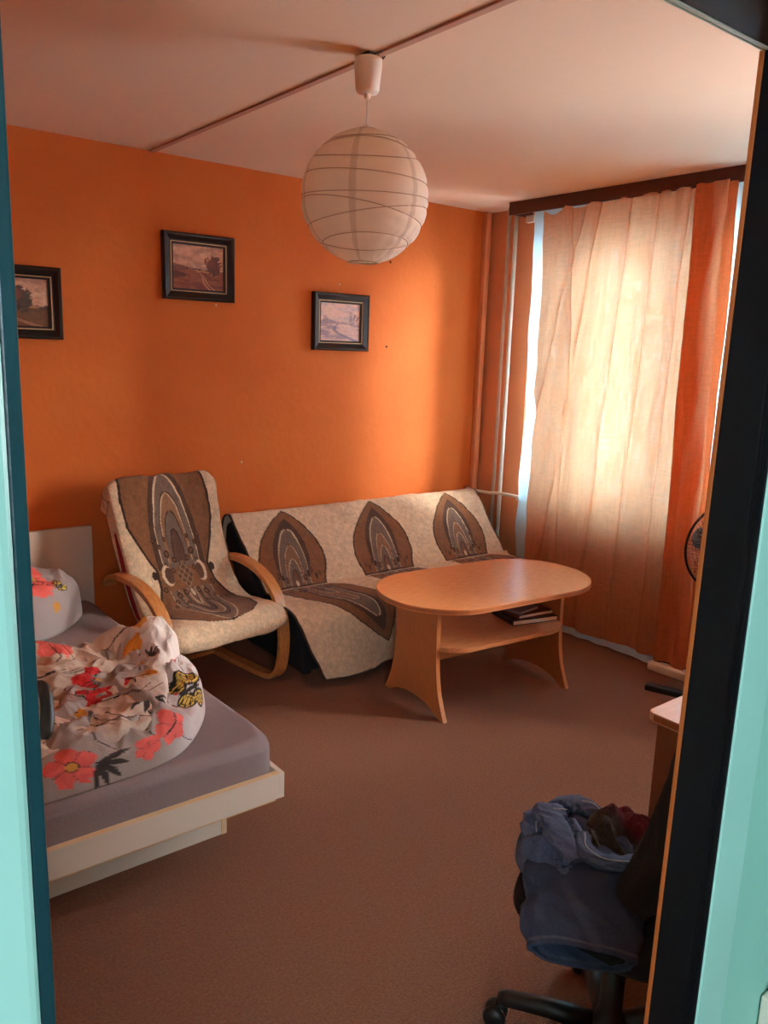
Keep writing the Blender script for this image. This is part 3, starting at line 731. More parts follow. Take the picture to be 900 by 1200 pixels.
# ------------------------------------------------------------------ coffee table
ta = math.radians(-5.0)
tb = empty('coffee_table', (2.835, 2.715, 0), ta); tag(tb, 'oval beech coffee table with a lower shelf and flared panel legs', 'table')
def superel(a, b, n, e=2.6):
    return [(math.copysign(abs(math.cos(t))**(2/e)*a, math.cos(t)), math.copysign(abs(math.sin(t))**(2/e)*b, math.sin(t))) for t in np.linspace(0, 2*PI, n, endpoint=False)]
def stadium(a, b, r, n=12):
    out = []
    for cx_, cy_, a0 in ((a-r[0], b-r[1], 0), (-a+r[0], b-r[1], PI/2), (-a+r[0], -b+r[1], PI), (a-r[0], -b+r[1], 1.5*PI)):
        for t in np.linspace(0, PI/2, n): out.append((cx_+r[0]*math.cos(a0+t), cy_+r[1]*math.sin(a0+t)))
    return out
top = stadium(.59, .325, (.31, .318), 18)
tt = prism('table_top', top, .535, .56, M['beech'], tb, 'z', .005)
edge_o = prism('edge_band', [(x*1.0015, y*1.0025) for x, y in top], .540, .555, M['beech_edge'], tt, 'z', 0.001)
def panel_poly():
    R = catmull([(.165, .535), (.165, .38), (.170, .25), (.190, .13), (.225, .04), (.245, .0)], 6)
    arc = [(.205, 0)]+[(.185*math.cos(t)*1.0, .052*math.sin(t)) for t in np.linspace(0, PI, 16)][1:-1]+[(-.205, 0)]
    return [tuple(p) for p in R]+arc+[(-a, b) for a, b in reversed([tuple(p) for p in R])]
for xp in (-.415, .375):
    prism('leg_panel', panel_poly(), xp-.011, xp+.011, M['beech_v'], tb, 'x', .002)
shp = stadium(.404, .245, (.16, .14), 12)
sf = prism('shelf', [(x-.02, y-.0) for x, y in shp if True], .322, .342, M['beech'], tb, 'z', .003)
box('stretcher', (-.405, .365, -.010, .010, .20, .322), M['beech_v'], tb, .002)
box('stretcher', (-.405, .365, -.010, .010, .465, .535), M['beech_v'], tb, .002)

def book(name, x, y, z, w_, d_, t_, rz, cover, label, group=None):
    b = empty(name, (x, y, z), rz); tag(b, label, 'book', group)
    bm = bmesh.new(); bx(bm, -w_/2, w_/2, -d_/2, d_/2, 0, .003, .0008); bx(bm, -w_/2, w_/2, -d_/2, d_/2, t_-.003, t_, .0008)
    bx(bm, -w_/2, -w_/2+.003, -d_/2, d_/2, .001, t_-.001, .0008); fin('cover', bm, cover, b)
    box('pages', (-w_/2+.003, w_/2-.004, -d_/2+.004, d_/2-.004, .003, t_-.003), M['pages'], b, .0005)
bz = .3425
book('book', 3.085, 2.665, bz, .285, .205, .026, ta-.15, M['darkbook'], 'large dark book at the bottom of the pile under the table top')
book('book', 3.095, 2.670, bz+.0265, .235, .170, .020, ta-.05, M['brownbook'], 'brown book in the middle of the pile under the table')
book('book', 3.05, 2.675, bz+.047, .165, .120, .012, ta+.2, M['greybook'], 'small blue-grey book on top of the pile under the table')

# ------------------------------------------------------------------ bed
bed = empty('bed', (.50, 3.07, 0)); tag(bed, 'low cream laminate bed with a mauve sheeted mattress at left', 'bed')
BX, BY = .5, 3.07
def Bd(x0, x1, y0, y1, z0, z1): return (x0-BX, x1-BX, y0-BY, y1-BY, z0, z1)
bx0, bx1 = -.32, 1.30
box('headboard', Bd(bx0, 1.312, 4.0, 4.025, .05, .765), M['cream'], bed, .002)
box('foot_rail', Bd(bx0, bx1-.018, 2.120, 2.140, .195, .285), M['cream'], bed, .001)
box('top_edge', Bd(bx0, bx1-.018, 2.1195, 2.1405, .2855, .2875), M['creamdim'], bed, .0005)
box('side_rail', Bd(bx1-.018, bx1, 2.1195, 4.0, .195, .285), M['cream'], bed, .001)
o = box('side_rail', Bd(bx0, bx0+.018, 2.1405, 4.0, .195, .285), M['cream'], bed, .001)
box('plinth', Bd(bx0+.1, 1.165, 2.315, 2.335, 0, .195), M['cream'], bed, .001)
box('plinth_leg', Bd(1.165, 1.185, 2.313, 3.9, 0, .195), M['creamdim'], bed, .001)
box('slat_base', Bd(bx0+.02, bx1-.02, 2.142, 3.998, .175, .195), M['creamdim'], bed, .001)
# mattress: superelliptic box with sheet creases
nu_, nv_ = 240, 120
ua = np.linspace(0, 2*PI, nu_, endpoint=False)
mx0, mx1, my0, my1, mz0, mz1 = bx0+.03, 1.282, 2.143, 3.985, .19, .405
def rrect(a, b, r, th):
    c, s = np.cos(th), np.sin(th); e = 36.
    k = (np.abs(c)**e+np.abs(s)**e)**(-1/e); return a*c*k, b*s*k
rings = []
for k in range(nv_):
    t = k/(nv_-1)
    if t < .3:   # side
        z = mz0+(mz1-mz0-.04)*t/.3; ins = 0.; 
    elif t < .5:
        a = (t-.3)/.2*PI/2; z = mz1-.04+.04*math.sin(a); ins = .04*(1-math.cos(a))
    else: z = mz1; ins = .04+(t-.5)/.5*.76
    a, b = (mx1-mx0)/2, (my1-my0)/2
    X_, Y_ = rrect(a-min(ins, .04), b-min(ins, .04), .06, ua)
    if t >= .5:
        sc_ = 1-(t-.5)/.5*.999; X_, Y_ = X_*sc_, Y_*sc_
    rings.append(np.stack([X_, Y_, np.full_like(X_, z)], -1))
G = np.array(rings)
gx, gy = G[..., 0]+(mx0+mx1)/2, G[..., 1]+(my0+my1)/2
dz = .006*fbm(gx*3, gy*3, 1.)*(G[..., 2] > mz1-.03)
# creases fanning from the duvet to the edge
dz += .004*ridged(gx*4-gy*1, gy*22+gx*26, 3.)*np.exp(-((gx-1.18)/.10)**2)*np.exp(-((gy-2.55)/.35)**2)*(G[..., 2] > mz1-.02)
sd = .004*fbm(gx*9+gy*9, G[..., 2]*14, 6.)*(G[..., 2] < mz1-.03)
G[..., 2] += dz; G[..., 0] = gx-BX+sd; G[..., 1] = gy-BY+sd*.5
mt = sheet('mattress', G, M['sheet'], bed, wrap_u=True)

# bedding print helpers (positions are on the cloth, in room x/y)
RED, CORAL, YEL, INK = (206, 40, 44), (226, 98, 88), (214, 150, 60), (46, 36, 34)
def flower(col, x, y, cx_, cy_, r, c, rot=0., n=5, core=True):
    a = np.arctan2(y-cy_, x-cx_)+rot; d = np.hypot(x-cx_, y-cy_)
    rad = r*(.72+.28*np.abs(np.sin(a*n/2)))*(1+.12*vnoise(x*60, y*60))
    col = over(col, c, (d < rad)*1.); col = over(col, tuple(v_*.78 for v_ in c), (d < rad)*(np.abs(np.sin(a*n/2)) < .18)*.8)
    col = over(col, tuple(min(255, v_*1.12) for v_ in c), (d < rad)*sstep(.2, .8, fbm(x*30, y*30, 2.))*.5)
    if core: col = over(col, YEL, (d < r*.22)*1.); col = over(col, INK, (np.abs(d-r*.25) < r*.03)*.7)
    return col
def stroke(col, x, y, pts, w_, c=INK):
    P = catmull(pts, 8)
    for i in range(len(P)-1):
        a, b = P[i], P[i+1]; ab = b-a; L2 = ab@ab+1e-9
        t = np.clip(((x-a[0])*ab[0]+(y-a[1])*ab[1])/L2, 0, 1)
        d = np.hypot(x-a[0]-t*ab[0], y-a[1]-t*ab[1]); ww = w_*(1-.6*i/len(P)); col = over(col, c, (d < ww)*.85)
    return col
def leafs(col, x, y, cx_, cy_, r, rot, n=5, c=INK):
    for k in range(n):
        a = rot+(k-n/2)*.5; u_ = (x-cx_)*np.cos(a)+(y-cy_)*np.sin(a); v_ = -(x-cx_)*np.sin(a)+(y-cy_)*np.cos(a)
        col = over(col, c, (u_ > 0)*(u_ < r)*(np.abs(v_) < r*.10*np.sin(np.clip(u_/r, 0, 1)*PI))*.9)
    return col
def butterfly(col, x, y, cx_, cy_, s, rot):
    u_ = ((x-cx_)*np.cos(rot)+(y-cy_)*np.sin(rot))/s; v_ = (-(x-cx_)*np.sin(rot)+(y-cy_)*np.cos(rot))/s
    for sg in (-1, 1):
        w = np.hypot((u_-.35)/.55, (v_*sg-.5)/.42); w2 = np.hypot((u_+.35)/.36, (v_*sg-.38)/.34)
        ins = np.minimum(w, w2)
        col = over(col, (30, 26, 26), (ins < 1)*1.); col = over(col, (226, 190, 88), (ins < .78)*1.)
        col = over(col, (30, 26, 26), (ins < .78)*((np.abs(np.mod(np.arctan2(v_*sg, u_)*4, 1)-.5) < .13) | (np.abs(ins-.5) < .06))*1.)
    col = over(col, (40, 30, 28), (np.hypot(u_/.55, v_/.09) < 1)*1.); col = over(col, (170, 40, 50), (np.hypot((u_+.55)/.1, (v_-.15)/.1) < 1)*1.)
    return col
def blob(name, plan, hfun, base_z, m, parent, colfun, nr=150, na=520, skirt=.35):
    """cloth heap: plan = closed outline (x,y); r=1 edge, r=0 centre; hfun(x,y,r)->height"""
    P = np.array(plan, float); P2 = catmull(np.vstack([P[-1:], P, P[:2]]), 12)
    P2 = P2[12:-12]; o_, _ = resample(P2, na+1); o_ = o_[:-1]
    c_ = P.mean(0); r = (1-np.linspace(0, 1, nr)**1.7*.999)[:, None]
    x = c_[0]+(o_[:, 0][None, :]-c_[0])*r; y = c_[1]+(o_[:, 1][None, :]-c_[1])*r
    R = r*np.ones_like(x)
    z = base_z+hfun(x, y, R)
    # pull the lowest ring under for a rounded roll
    k = sstep(.93, 1., R)*.03
    x2 = x-(x-c_[0])*k; y2 = y-(y-c_[1])*k
    dr_ = np.clip(np.percentile(z, 60)-z, 0, .2); rad_ = np.hypot(x-c_[0], y-c_[1])+1e-3
    col = colfun(x+(x-c_[0])/rad_*dr_, y+(y-c_[1])/rad_*dr_, R)
    lo = np.array([c_[0], c_[1], 0])
    G = np.stack([x2, y2, z], -1)
    bottom = G[:1].copy(); bottom[..., 2] = base_z+.001; bottom[..., :2] = lo[:2]+(bottom[..., :2]-lo[:2])*.94
    cb = bottom.copy(); cb[..., :2] = lo[:2]+(cb[..., :2]-lo[:2])*.01
    G = np.concatenate([cb, bottom, G], 0); col = np.concatenate([col[:1], col[:1], col], 0)
    G -= lo
    ob = sheet(name, G, m, parent, col, wrap_u=True)
    if parent is None: ob.location = lo
    return ob, lo
LIN, LIN2 = (206, 186, 168), (164, 150, 142)
plan = [(1.235, 3.02), (1.262, 2.72), (1.20, 2.47), (1.06, 2.27), (.92, 2.175), (.70, 2.150), (.40, 2.16), (.05, 2.25), (-.1, 2.7), (.25, 3.10), (.70, 3.12), (1.0, 3.10)]
def h1(x, y, R):
    e = np.clip(1-R**7, 0, 1)**.5
    w_ = .022*ridged(x*5+y*2, y*4-x*2, 1.)+.016*ridged(x*11+y*3, y*9-x*5, 4.)+.009*ridged(x*24-y*12, y*18+x*8, 14.)+.010*fbm(x*8, y*8, 2.)
    return e*(.100+.03*sstep(.3, 1.2, x)+1.0*w_)+.002
def c1(x, y, R):
    c = np.ones(x.shape+(3,))*np.array(LIN2, float); c = over(c, (214, 200, 196), sstep(.9, 1.15, x)*1.)
    for i in range(60):
        a = i*2.4; x0 = .2+.95*((i*37) % 100)/100; y0 = 2.15+.85*((i*61) % 100)/100
        c = stroke(c, x, y, [(x0, y0), (x0+.06*math.cos(a), y0+.06*math.sin(a)), (x0+.12*math.cos(a+.5), y0+.12*math.sin(a+.4))], .0028)
    c = flower(c, x, y, .62, 2.13, .085, CORAL, .3); c = leafs(c, x, y, .70, 2.12, .12, -.5, 5)
    c = flower(c, x, y, .97, 2.20, .075, CORAL, 1.0, core=False); c = flower(c, x, y, .88, 2.13, .055, CORAL, 2., core=False)
    c = stroke(c, x, y, [(.95, 2.17), (.98, 2.22), (.96, 2.29)], .005)
    c = butterfly(c, x, y, 1.12, 2.42, .11, .5)
    c = flower(c, x, y, 1.13, 2.68, .045, RED, .4, core=False); c = leafs(c, x, y, 1.10, 2.76, .06, 1.0, 6)
    for i in range(7): c = stroke(c, x, y, [(1.12+.02*i, 2.60+.02*i), (1.15+.012*i, 2.72+.04*i), (1.19+.006*i, 2.80+.03*i)], .002, (120, 96, 100))
    return c+fbm(x*40, y*40)[..., None]*3
duv, lo = blob('duvet', plan, h1, .406, M['print'], None, c1)
tag(duv, 'crumpled flowered duvet with red poppies and a butterfly heaped on the mattress', 'duvet')
plan = [(1.215, 2.90), (1.225, 2.74), (1.12, 2.60), (1.04, 2.42), (.95, 2.27), (.86, 2.205), (.60, 2.205), (.30, 2.25), (.15, 2.6), (.40, 2.93), (.72, 2.96), (.88, 2.90), (1.02, 2.96)]
def h2(x, y, R):
    e = np.clip(1-R**16, 0, 1)**.5
    w_ = .030*ridged(x*3.2-y*3, y*3.4+x*2, 9.)+.018*ridged(x*8+y*4, y*6-x*3, 5.)+.010*ridged(x*17-y*9, y*12+x*6, 15.)+.006*fbm(x*22, y*22, 7.)+.010*ridged(x*26, y*15, 2.)*sstep(.95, 1.1, x)
    pk = .10*np.exp(-(((x-1.13)/.10)**2+((y-2.80)/.11)**2))-.03*np.exp(-(((x-.80)/.14)**2+((y-2.50)/.12)**2))
    ridge = .05*np.exp(-((y-2.92+.2*(x-.7)**2)/.05)**2)*(x < 1.05)
    return e*(.085+.8*w_+pk+ridge)-.02*(R > .995)
def c2(x, y, R):
    c = np.ones(x.shape+(3,))*np.array(LIN, float); c = over(c, (222, 210, 202), sstep(1.0, 1.1, x)*1.)
    c = flower(c, x, y, .87, 2.60, .105, RED, .2); c = flower(c, x, y, .80, 2.50, .07, (190, 30, 36), 1.2, 4, core=False)
    c = flower(c, x, y, .80, 2.90, .08, CORAL, .5, core=False); c = flower(c, x, y, .66, 2.87, .07, CORAL, 1.5, core=False); c = flower(c, x, y, .90, 2.93, .045, RED, .2, core=False)
    for (a, b) in ((.72, 2.40), (.90, 2.42), (1.03, 2.66), (1.09, 2.82), (1.00, 2.52)): c = flower(c, x, y, a, b, .030, (206, 140, 50), .3, 6, core=False); c = stroke(c, x, y, [(a, b), (a-.06, b+.03), (a-.14, b+.02)], .0035)
    c = flower(c, x, y, 1.035, 2.76, .04, (232, 150, 50), 0, core=False)
    c = leafs(c, x, y, .93, 2.36, .10, -1.0, 6); c = leafs(c, x, y, 1.06, 2.66, .05, .5, 6)
    for i in range(46):
        a = 2.6+i*.37; x0 = .35+.6*((i*29) % 100)/100; y0 = 2.24+.6*((i*53) % 100)/100
        c = stroke(c, x, y, [(x0, y0), (x0+.07*math.cos(a), y0+.05*math.sin(a)), (x0+.15*math.cos(a+.4), y0+.12*math.sin(a+.3))], .003)
    return c+fbm(x*40, y*40)[..., None]*3
fl, lo2 = blob('folded_flap', plan, h2, .455, M['print'], duv, c2)
fl.location = Vector(lo2)-Vector(lo)
plan = [(1.15, 3.86), (1.17, 3.72), (1.0, 3.50), (.80, 3.42), (.50, 3.44), (.40, 3.66), (.46, 3.88), (.75, 3.93), (.98, 3.92)]
def h3(x, y, R):
    e = np.clip(1-R**4, 0, 1)**.5
    return e*(.24+.03*ridged(x*7, y*6, 3.)+.015*fbm(x*9, y*9, 5.))+.012*ridged(x*22, y*18, 1.)*sstep(.6, .9, R)*e
def c3(x, y, R):
    c = np.ones(x.shape+(3,))*np.array((158, 146, 144), float)
    c = flower(c, x, y, .90, 3.62, .17, CORAL, .5)
    c = flower(c, x, y, 1.06, 3.44, .035, (206, 140, 50), .3, 6, core=False); c = butterfly(c, x, y, 1.08, 3.62, .05, 1.)
    for i in range(9): c = stroke(c, x, y, [(.7+.04*i, 3.46+.02*i), (.75+.04*i, 3.56), (.78+.035*i, 3.62+.01*i)], .003)
    return c
pil, _ = blob('pillow', plan, h3, .406, M['print'], None, c3, nr=80, na=220)
tag(pil, 'grey flowered pillow with a coral poppy lying by the headboard', 'pillow')

# ------------------------------------------------------------------ pedestal fan
fan = empty('pedestal_fan', (3.62, 1.965, 0), math.radians(-116)); tag(fan, 'dark pedestal fan half hidden behind the right door jamb', 'fan')
bm = bmesh.new()
for a, l_ in ((PI/4, .26), (3*PI/4, .14)):
    bx(bm, -l_, l_, -.025, .025, .0, .032, .006, rot=Matrix.Rotation(a, 3, 'Z'))
fin('base', bm, M['blackpl'], fan)
bm = bmesh.new(); tube(bm, [(0, 0, .02), (0, 0, .62)], .015, 12); lathe(bm, [(.035, .03), (.035, .05), (.018, .09)], 16)
fin('pole', bm, M['blackpl'], fan, True)
bm = bmesh.new(); tube(bm, [(-.02, 0, .62), (-.03, 0, .70)], .025, 12); tube(bm, [(-.14, 0, .815), (-.12, 0, .815), (-.03, 0, .815), (.02, 0, .815)], [.035, .055, .06, .05], 16)
tube(bm, [(-.03, 0, .68), (-.05, 0, .79)], .022, 10)
fin('motor_housing', bm, M['fanpl'], fan, True)
FC = (.07, 0, .815)
def cage(rc, bulge, nr_, name, spokes=60):
    bm = bmesh.new()
    for r in [rc]+[.06+.022*k for k in range(5)]:
        x = FC[0]+bulge*math.sqrt(max(0, 1-(r/rc)**2))
        tube(bm, [(x, r*math.cos(t), FC[2]+r*math.sin(t)) for t in np.linspace(0, 2*PI, 48, endpoint=False)], .0035 if r == rc else .0011, 6, closed=True)
    for k in range(spokes):
        t = 2*PI*k/spokes
        pts = [(FC[0]+bulge*math.sqrt(max(0, 1-(r/rc)**2)), r*math.cos(t+.25*(rc-r)/rc), FC[2]+r*math.sin(t+.25*(rc-r)/rc)) for r in np.linspace(.05, rc, 7)]
        tube(bm, pts, .0010, 4, caps=False)
    return fin(name, bm, M['fanpl'], fan, True)
g_ = cage(.205, .055, 5, 'front_grille'); cage(.205, -.055, 5, 'rear_grille')
tubeobj('rim', [(FC[0], .208*math.cos(t), FC[2]+.208*math.sin(t)) for t in np.linspace(0, 2*PI, 60, endpoint=False)], .006, M['metal'], fan, 8, closed=True)
bm = bmesh.new()
tube(bm, [(FC[0]+.05, 0, FC[2]), (FC[0]+.062, 0, FC[2])], .05, 24); fin('badge', bm, M['blackpl'], fan)
bm = bmesh.new(); tube(bm, [(FC[0]-.03, 0, FC[2]), (FC[0]+.035, 0, FC[2])], .032, 20); fin('hub', bm, M['blackpl'], fan)
for k in range(3):
    u_, v_ = np.meshgrid(np.linspace(0, 1, 14), np.linspace(-1, 1, 10))
    r = .028+.15*u_; a = 2*PI*k/3+(.55*v_*np.sin(np.clip(u_*1.1+.15, 0, 1)*PI)**.5)+.3*u_
    P = np.stack([FC[0]+.018*v_, r*np.cos(a), FC[2]+r*np.sin(a)], -1)
    sheet('blade', P, M['fanpl'], fan, None, .002)

# ------------------------------------------------------------------ desk
dk = empty('desk', (2.45, .83, 0)); tag(dk, 'light wood desk corner with rounded edge beside the right door jamb', 'desk')
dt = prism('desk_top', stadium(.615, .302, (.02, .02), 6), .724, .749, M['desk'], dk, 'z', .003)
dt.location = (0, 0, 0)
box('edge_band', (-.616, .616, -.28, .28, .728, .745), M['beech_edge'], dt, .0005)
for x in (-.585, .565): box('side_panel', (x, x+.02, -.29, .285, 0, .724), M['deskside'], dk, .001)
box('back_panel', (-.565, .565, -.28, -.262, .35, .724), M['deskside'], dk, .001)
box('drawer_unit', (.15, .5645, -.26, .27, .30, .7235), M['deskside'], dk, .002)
box('drawer_front', (.155, .560, .2705, .285, .52, .715), M['desk'], dk, .002); box('drawer_front', (.155, .560, .2705, .285, .31, .515), M['desk'], dk, .002)
dk.location = (2.45, .833, 0)

# ------------------------------------------------------------------ office chair with clothes
oc = empty('office_chair', (1.502, .945, 0), math.radians(20)); tag(oc, 'black swivel office chair on castors in the right foreground', 'chair')
bm = bmesh.new(); lathe(bm, [(.045, .05), (.05, .09), (.035, .12), (.028, .14), (.028, .26), (.020, .265), (.020, .40)], 20); fin('gas_lift', bm, M['blackpl'], oc, True)
for k in range(5):
    a = math.radians(122-20)+k*2*PI/5
    c_, s_a = math.cos(a), math.sin(a)
    bm = bmesh.new(); tube(bm, [(.03*c_, .03*s_a, .088), (.15*c_, .15*s_a, .092), (.25*c_, .25*s_a, .082), (.268*c_, .268*s_a, .078)], [.027, .024, .021, .015], 12)
    arm = fin('base_spoke', bm, M['blackpl'], oc, True)
    bm = bmesh.new()
    t_ = Vector((-s_a, c_, 0)); p0 = Vector((.275*c_, .275*s_a, .030))
    for sg in (-1, 1):
        q0 = p0+t_*sg*.008; q1 = p0+t_*sg*.028
        tube(bm, [q0, q0*.5+q1*.5, q1], [.028, .0295, .024], 20)
    tube(bm, [p0-t_*.01, p0+t_*.01], .012, 8); tube(bm, [p0+Vector((0, 0, .02)), Vector((.262*c_, .262*s_a, .085))], .008, 8)
    fin('castor', bm, M['blackpl'], oc, True)
# seat pad
n_ = 64; prof_s = [(.02, .405), (.17, .405), (.218, .418), (.232, .438), (.228, .458), (.20, .472), (.10, .476), (.001, .477)]
th_ = np.linspace(0, 2*PI, n_, endpoint=False); e = 3.
k_ = (np.abs(np.cos(th_))**e+np.abs(np.sin(th_))**e)**(-1/e)
G = np.array([[(r*1.0*kk*math.cos(t), r*1.0*kk*math.sin(t), z) for t, kk in zip(th_, k_)] for r, z in [(.001, .404)]+prof_s])
sheet('seat', G, M['black'], oc, wrap_u=True)
box('seat_plate', (-.09, .09, -.10, .10, .385, .405), M['blackpl'], oc, .004)
bm = bmesh.new(); tube(bm, [(0, -.08, .39), (0, -.24, .385), (0, -.275, .41), (0, -.285, .50), (0, -.285, .66)], .017, 10); fin('back_support', bm, M['blackpl'], oc, True)
G = []
for r, y in ((.001, -.305), (.19, -.305), (.205, -.290), (.205, -.268), (.19, -.252), (.001, -.248)):
    G.append([(r*kk*math.cos(t)*1.0, y+.04*(kk*math.cos(t))**2*r/.2, .72+r*kk*math.sin(t)*1.15) for t, kk in zip(th_, k_)])
sheet('backrest', np.array(G), M['black'], oc, wrap_u=True)

DEN, DEN2 = (80, 92, 122), (50, 60, 86)
def stitched(col, u, v, lines):
    for f, w_, c in lines: col = over(col, c, (np.abs(f) < w_)*1.)
    return col
# jeans: a leg tube folded over the seat front, then a folded heap with waistband
def cloth_tube(name, path, radx, radz, m, parent, basecol, seed, label=None, na=90, ns=150, hem=True, open_end=True, crumple=.012):
    P, s = resample(catmull(path, 12), ns); t = np.gradient(P, axis=0); t /= np.linalg.norm(t, axis=1)[:, None]
    side_ = np.cross(t, np.array([0, 0, 1.])); ln = np.linalg.norm(side_, axis=1)[:, None]
    ref = side_[ns//3]/ln[ns//3]
    side_ = np.where(ln > .25, side_/np.maximum(ln, 1e-6), ref); up = np.cross(side_, t)
    a = np.linspace(0, 2*PI, na, endpoint=False)[None, :]; S_ = (s/s[-1])[:, None]
    rx = np.interp(S_, np.linspace(0, 1, len(radx)), radx); rz = np.interp(S_, np.linspace(0, 1, len(radz)), radz)
    cr = 1+0*a
    d = crumple*(ridged(S_*7+np.cos(a), np.sin(a)*1.5+S_*2, seed)+.6*fbm(np.cos(a)*2.5+S_*9, np.sin(a)*2.5, seed+3))
    cx_, sx_ = np.cos(a)*(rx+d), np.sin(a)*(rz+d*.8)
    G = P[:, None, :]+side_[:, None, :]*cx_[..., None]+up[:, None, :]*sx_[..., None]
    col = np.ones(G.shape)*np.array(basecol, float)
    col = over(col, (92, 104, 130), sstep(.2, .9, fbm(np.cos(a)*3+S_*6, np.sin(a)*3, seed+9)+0*S_)*.45)
    for a0 in (.0, PI): col = over(col, (120, 112, 110), (np.abs(np.angle(np.exp(1j*(a-a0-.1)))) < .022)*1.*(S_ > 0))
    if hem:
        for q in (.965, .975): col = over(col, (84, 88, 104), (np.abs(S_-q) < .0025)*np.ones_like(a))
        # roll the hem inwards so that the opening shows its inside
        inn = G[::-1][:ns//4].copy(); c_ = P[::-1][:ns//4][:, None, :]; inn = c_+(inn-c_)*.90
        G = np.concatenate([G, inn], 0); col = np.concatenate([col, over(col[::-1][:ns//4], (60, 80, 110), np.ones((ns//4, na))*.5)], 0)
    o = sheet(name, G, m, parent, col, wrap_u=True)
    return o
def place(o, c):
    me = o.data; me.transform(Matrix.Translation(-Vector(c))); o.location = c; return o
je = cloth_tube('jeans', [(1.58, 1.08, .525), (1.48, 1.04, .53), (1.39, .98, .528), (1.32, .925, .508), (1.27, .885, .485), (1.24, .86, .468)],
                [.10, .12, .125, .12, .115, .11], [.04, .04, .04, .036, .032, .036], M['denim'], None, DEN2, 1.3)
place(je, (1.40, .98, .48)); tag(je, 'dark blue jeans leg with open hem draped over the front of the chair seat', 'jeans')
def heap(name, plan, base, hgt, seed, colr, m, label, cat, extra=None, sharp=5, tilt=(0, 0)):
    c0 = np.array(plan).mean(0)
    def hf(x, y, R):
        e = np.clip(1-R**sharp, 0, 1)**.5
        w_ = .040*ridged(x*8+y*4, y*8-x*3, seed)+.022*ridged(x*19-y*6, y*16+x*5, seed+2)+.010*fbm(x*34, y*34, seed+5)
        return e*(hgt+.75*w_+tilt[0]*(x-c0[0])+tilt[1]*(y-c0[1]))
    def cf(x, y, R):
        c = np.ones(x.shape+(3,))*np.array(colr, float); c = over(c, tuple(min(255, v_*1.5+8) for v_ in colr), sstep(.1, .9, fbm(x*16, y*16, seed))*.5)
        if extra: c = extra(c, x, y)
        return c
    o, l = blob(name, plan, hf, base, m, None, cf, nr=90, na=220); tag(o, label, cat); return o
def seams1(c, x, y):
    T = (124, 116, 116)
    c = stroke(c, x, y, [(1.36, 1.16), (1.42, 1.15), (1.47, 1.12)], .0022, T); c = stroke(c, x, y, [(1.36, 1.145), (1.42, 1.135), (1.465, 1.105)], .0018, T)
    c = stroke(c, x, y, [(1.40, 1.15), (1.39, 1.10), (1.37, 1.04)], .002, T); c = stroke(c, x, y, [(1.41, 1.15), (1.40, 1.10), (1.385, 1.04)], .002, T)
    return c
def seams2(c, x, y):
    T = (130, 122, 122)
    for k in (0, .012): c = stroke(c, x, y, [(1.50+k, 1.17), (1.50+k, 1.11), (1.48+k, 1.05), (1.48+k, .98)], .0022, T)
    c = stroke(c, x, y, [(1.46, 1.10), (1.52, 1.09), (1.60, 1.05)], .002, T); c = stroke(c, x, y, [(1.62, 1.13), (1.60, 1.07), (1.56, 1.0)], .002, T)
    return c
h1_ = heap('jeans', [(1.345, 1.145), (1.42, 1.18), (1.485, 1.16), (1.50, 1.08), (1.44, .98), (1.37, .95), (1.31, .98), (1.305, 1.07)], .500, .050, 3.0, DEN, M['denim'],
     'faded blue jeans bunched at the left of the clothes pile on the chair', 'jeans', seams1)
h2_ = heap('jeans', [(1.47, 1.17), (1.55, 1.215), (1.64, 1.18), (1.70, 1.08), (1.66, .98), (1.55, .95), (1.47, 1.01)], .490, .040, 6.0, DEN, M['denim'],
     'blue jeans with stitched waistband rising at the back right of the pile', 'jeans', seams2)
h3_ = heap('shirt', [(1.47, 1.06), (1.56, 1.07), (1.64, 1.04), (1.64, .95), (1.55, .90), (1.47, .91), (1.42, .98)], .52, .060, 11.0, (62, 52, 44), M['denim'],
     'dark olive and wine red checked shirt crumpled on top of the jeans', 'shirt',
     lambda c, x, y: over(over(c, (104, 22, 38), sstep(1.53, 1.56, x+.2*(y-1.))), (60, 30, 30), (np.abs(np.mod(x*22+y*4, 1)-.5) > .38)*.5))
loops = empty('belt'); bpy.data.objects.remove(loops)
def extra(name, par, path, rx, rz, seed, colr=DEN):
    o = cloth_tube(name, path, rx, rz, M['denim'], par, colr, seed, na=40, ns=90, hem=False, crumple=.005)
    o.matrix_parent_inverse = Matrix.Translation(-par.location); return o
def stitch(par, pts):
    o = tubeobj('stitching', [tuple(p) for p in catmull(pts, 10)], .0013, M['thread'], par, 5); o.matrix_parent_inverse = Matrix.Translation(-par.location)
M['thread'] = mat('pale_thread', (168, 162, 160), .8)
extra('waistband', h1_, [(1.36, 1.09, .556), (1.39, 1.13, .576), (1.435, 1.14, .586), (1.48, 1.11, .584)], [.024, .028, .028, .024], [.012, .013, .013, .012], 2.)
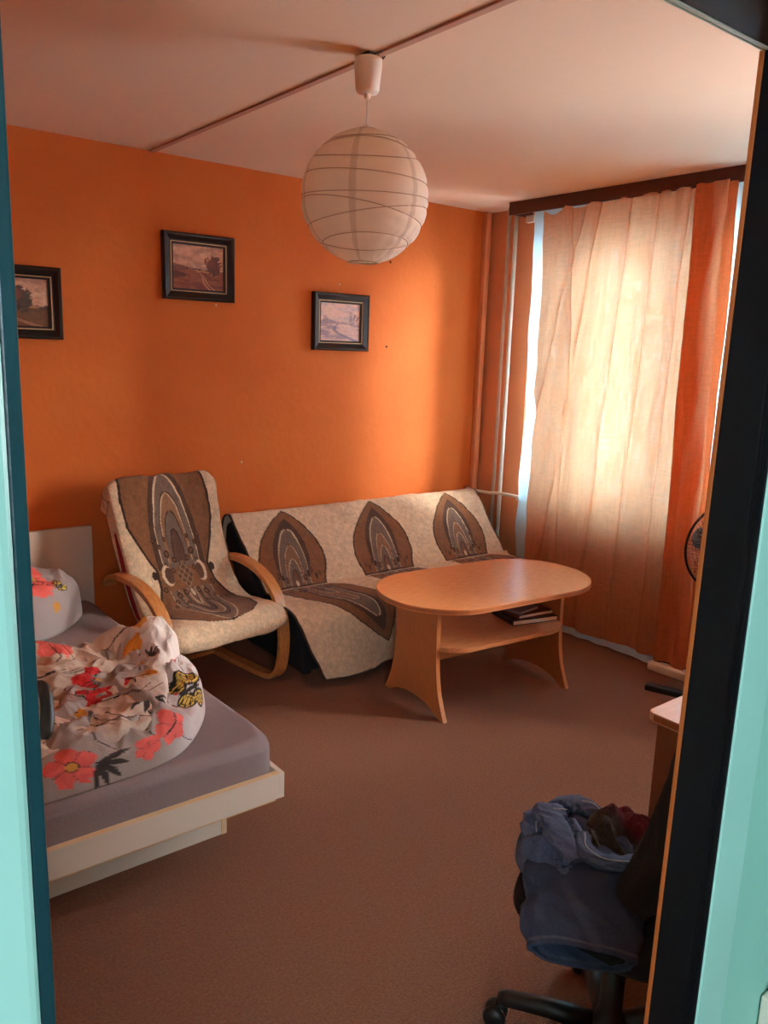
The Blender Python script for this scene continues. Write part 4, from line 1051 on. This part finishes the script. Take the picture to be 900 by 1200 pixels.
extra('pocket_fold', h1_, [(1.42, 1.14, .606), (1.405, 1.09, .600), (1.375, 1.03, .588), (1.36, .98, .570)], [.02, .03, .03, .02], [.010, .014, .012, .008], 5.)
extra('waistband', h2_, [(1.48, 1.14, .548), (1.515, 1.15, .572), (1.55, 1.11, .580), (1.545, 1.06, .574)], [.024, .03, .03, .024], [.012, .015, .015, .012], 3.)
extra('leg_hem', h2_, [(1.44, 1.02, .590), (1.40, .985, .585), (1.405, .94, .578), (1.46, .905, .570), (1.53, .90, .566), (1.58, .92, .56)], [.012, .02, .022, .022, .02, .014], [.008, .012, .013, .013, .012, .008], 7.)
for dz in (.004,):
    stitch(h1_, [(1.352, 1.075, .562), (1.385, 1.118, .592), (1.435, 1.128, .601), (1.475, 1.10, .600)])
    stitch(h1_, [(1.40, 1.14, .594), (1.395, 1.09, .603), (1.375, 1.04, .600)])
    stitch(h2_, [(1.49, 1.12, .565), (1.525, 1.13, .588), (1.553, 1.09, .597), (1.55, 1.05, .592)])
    stitch(h2_, [(1.43, 1.01, .602), (1.392, .975, .600), (1.40, .93, .592), (1.46, .892, .584), (1.53, .887, .58)])
dr = cloth_tube('jacket', [(1.40, .86, .52), (1.46, .83, .60), (1.54, .80, .74), (1.61, .78, .88), (1.66, .77, .93), (1.70, .77, .86), (1.71, .77, .66)],
                [.05, .08, .10, .11, .11, .1, .1], [.03, .035, .045, .045, .045, .04, .04], M['black'], None, (20, 20, 28), 4.4, hem=False)
place(dr, (1.6, .8, .7)); tag(dr, 'black jacket hung over the office chair back beside the door jamb', 'jacket')

# ------------------------------------------------------------------ hallway object at the frame's right edge
hb = empty('meter_box', (1.30, .43, .35)); tag(hb, 'white box with a rusty top rim at the mint wall, lower right edge', 'box')
box('housing', (-.182, .20, -.02, .023, -.35, .395), M['white'], hb, .004)
tubeobj('rim', [(-.182, -.015, .402), (-.18, .0, .408), (.2, .0, .408)], .006, mat('rusty_rim', (120, 84, 40), .6, var=.3, vscale=60), hb, 8)
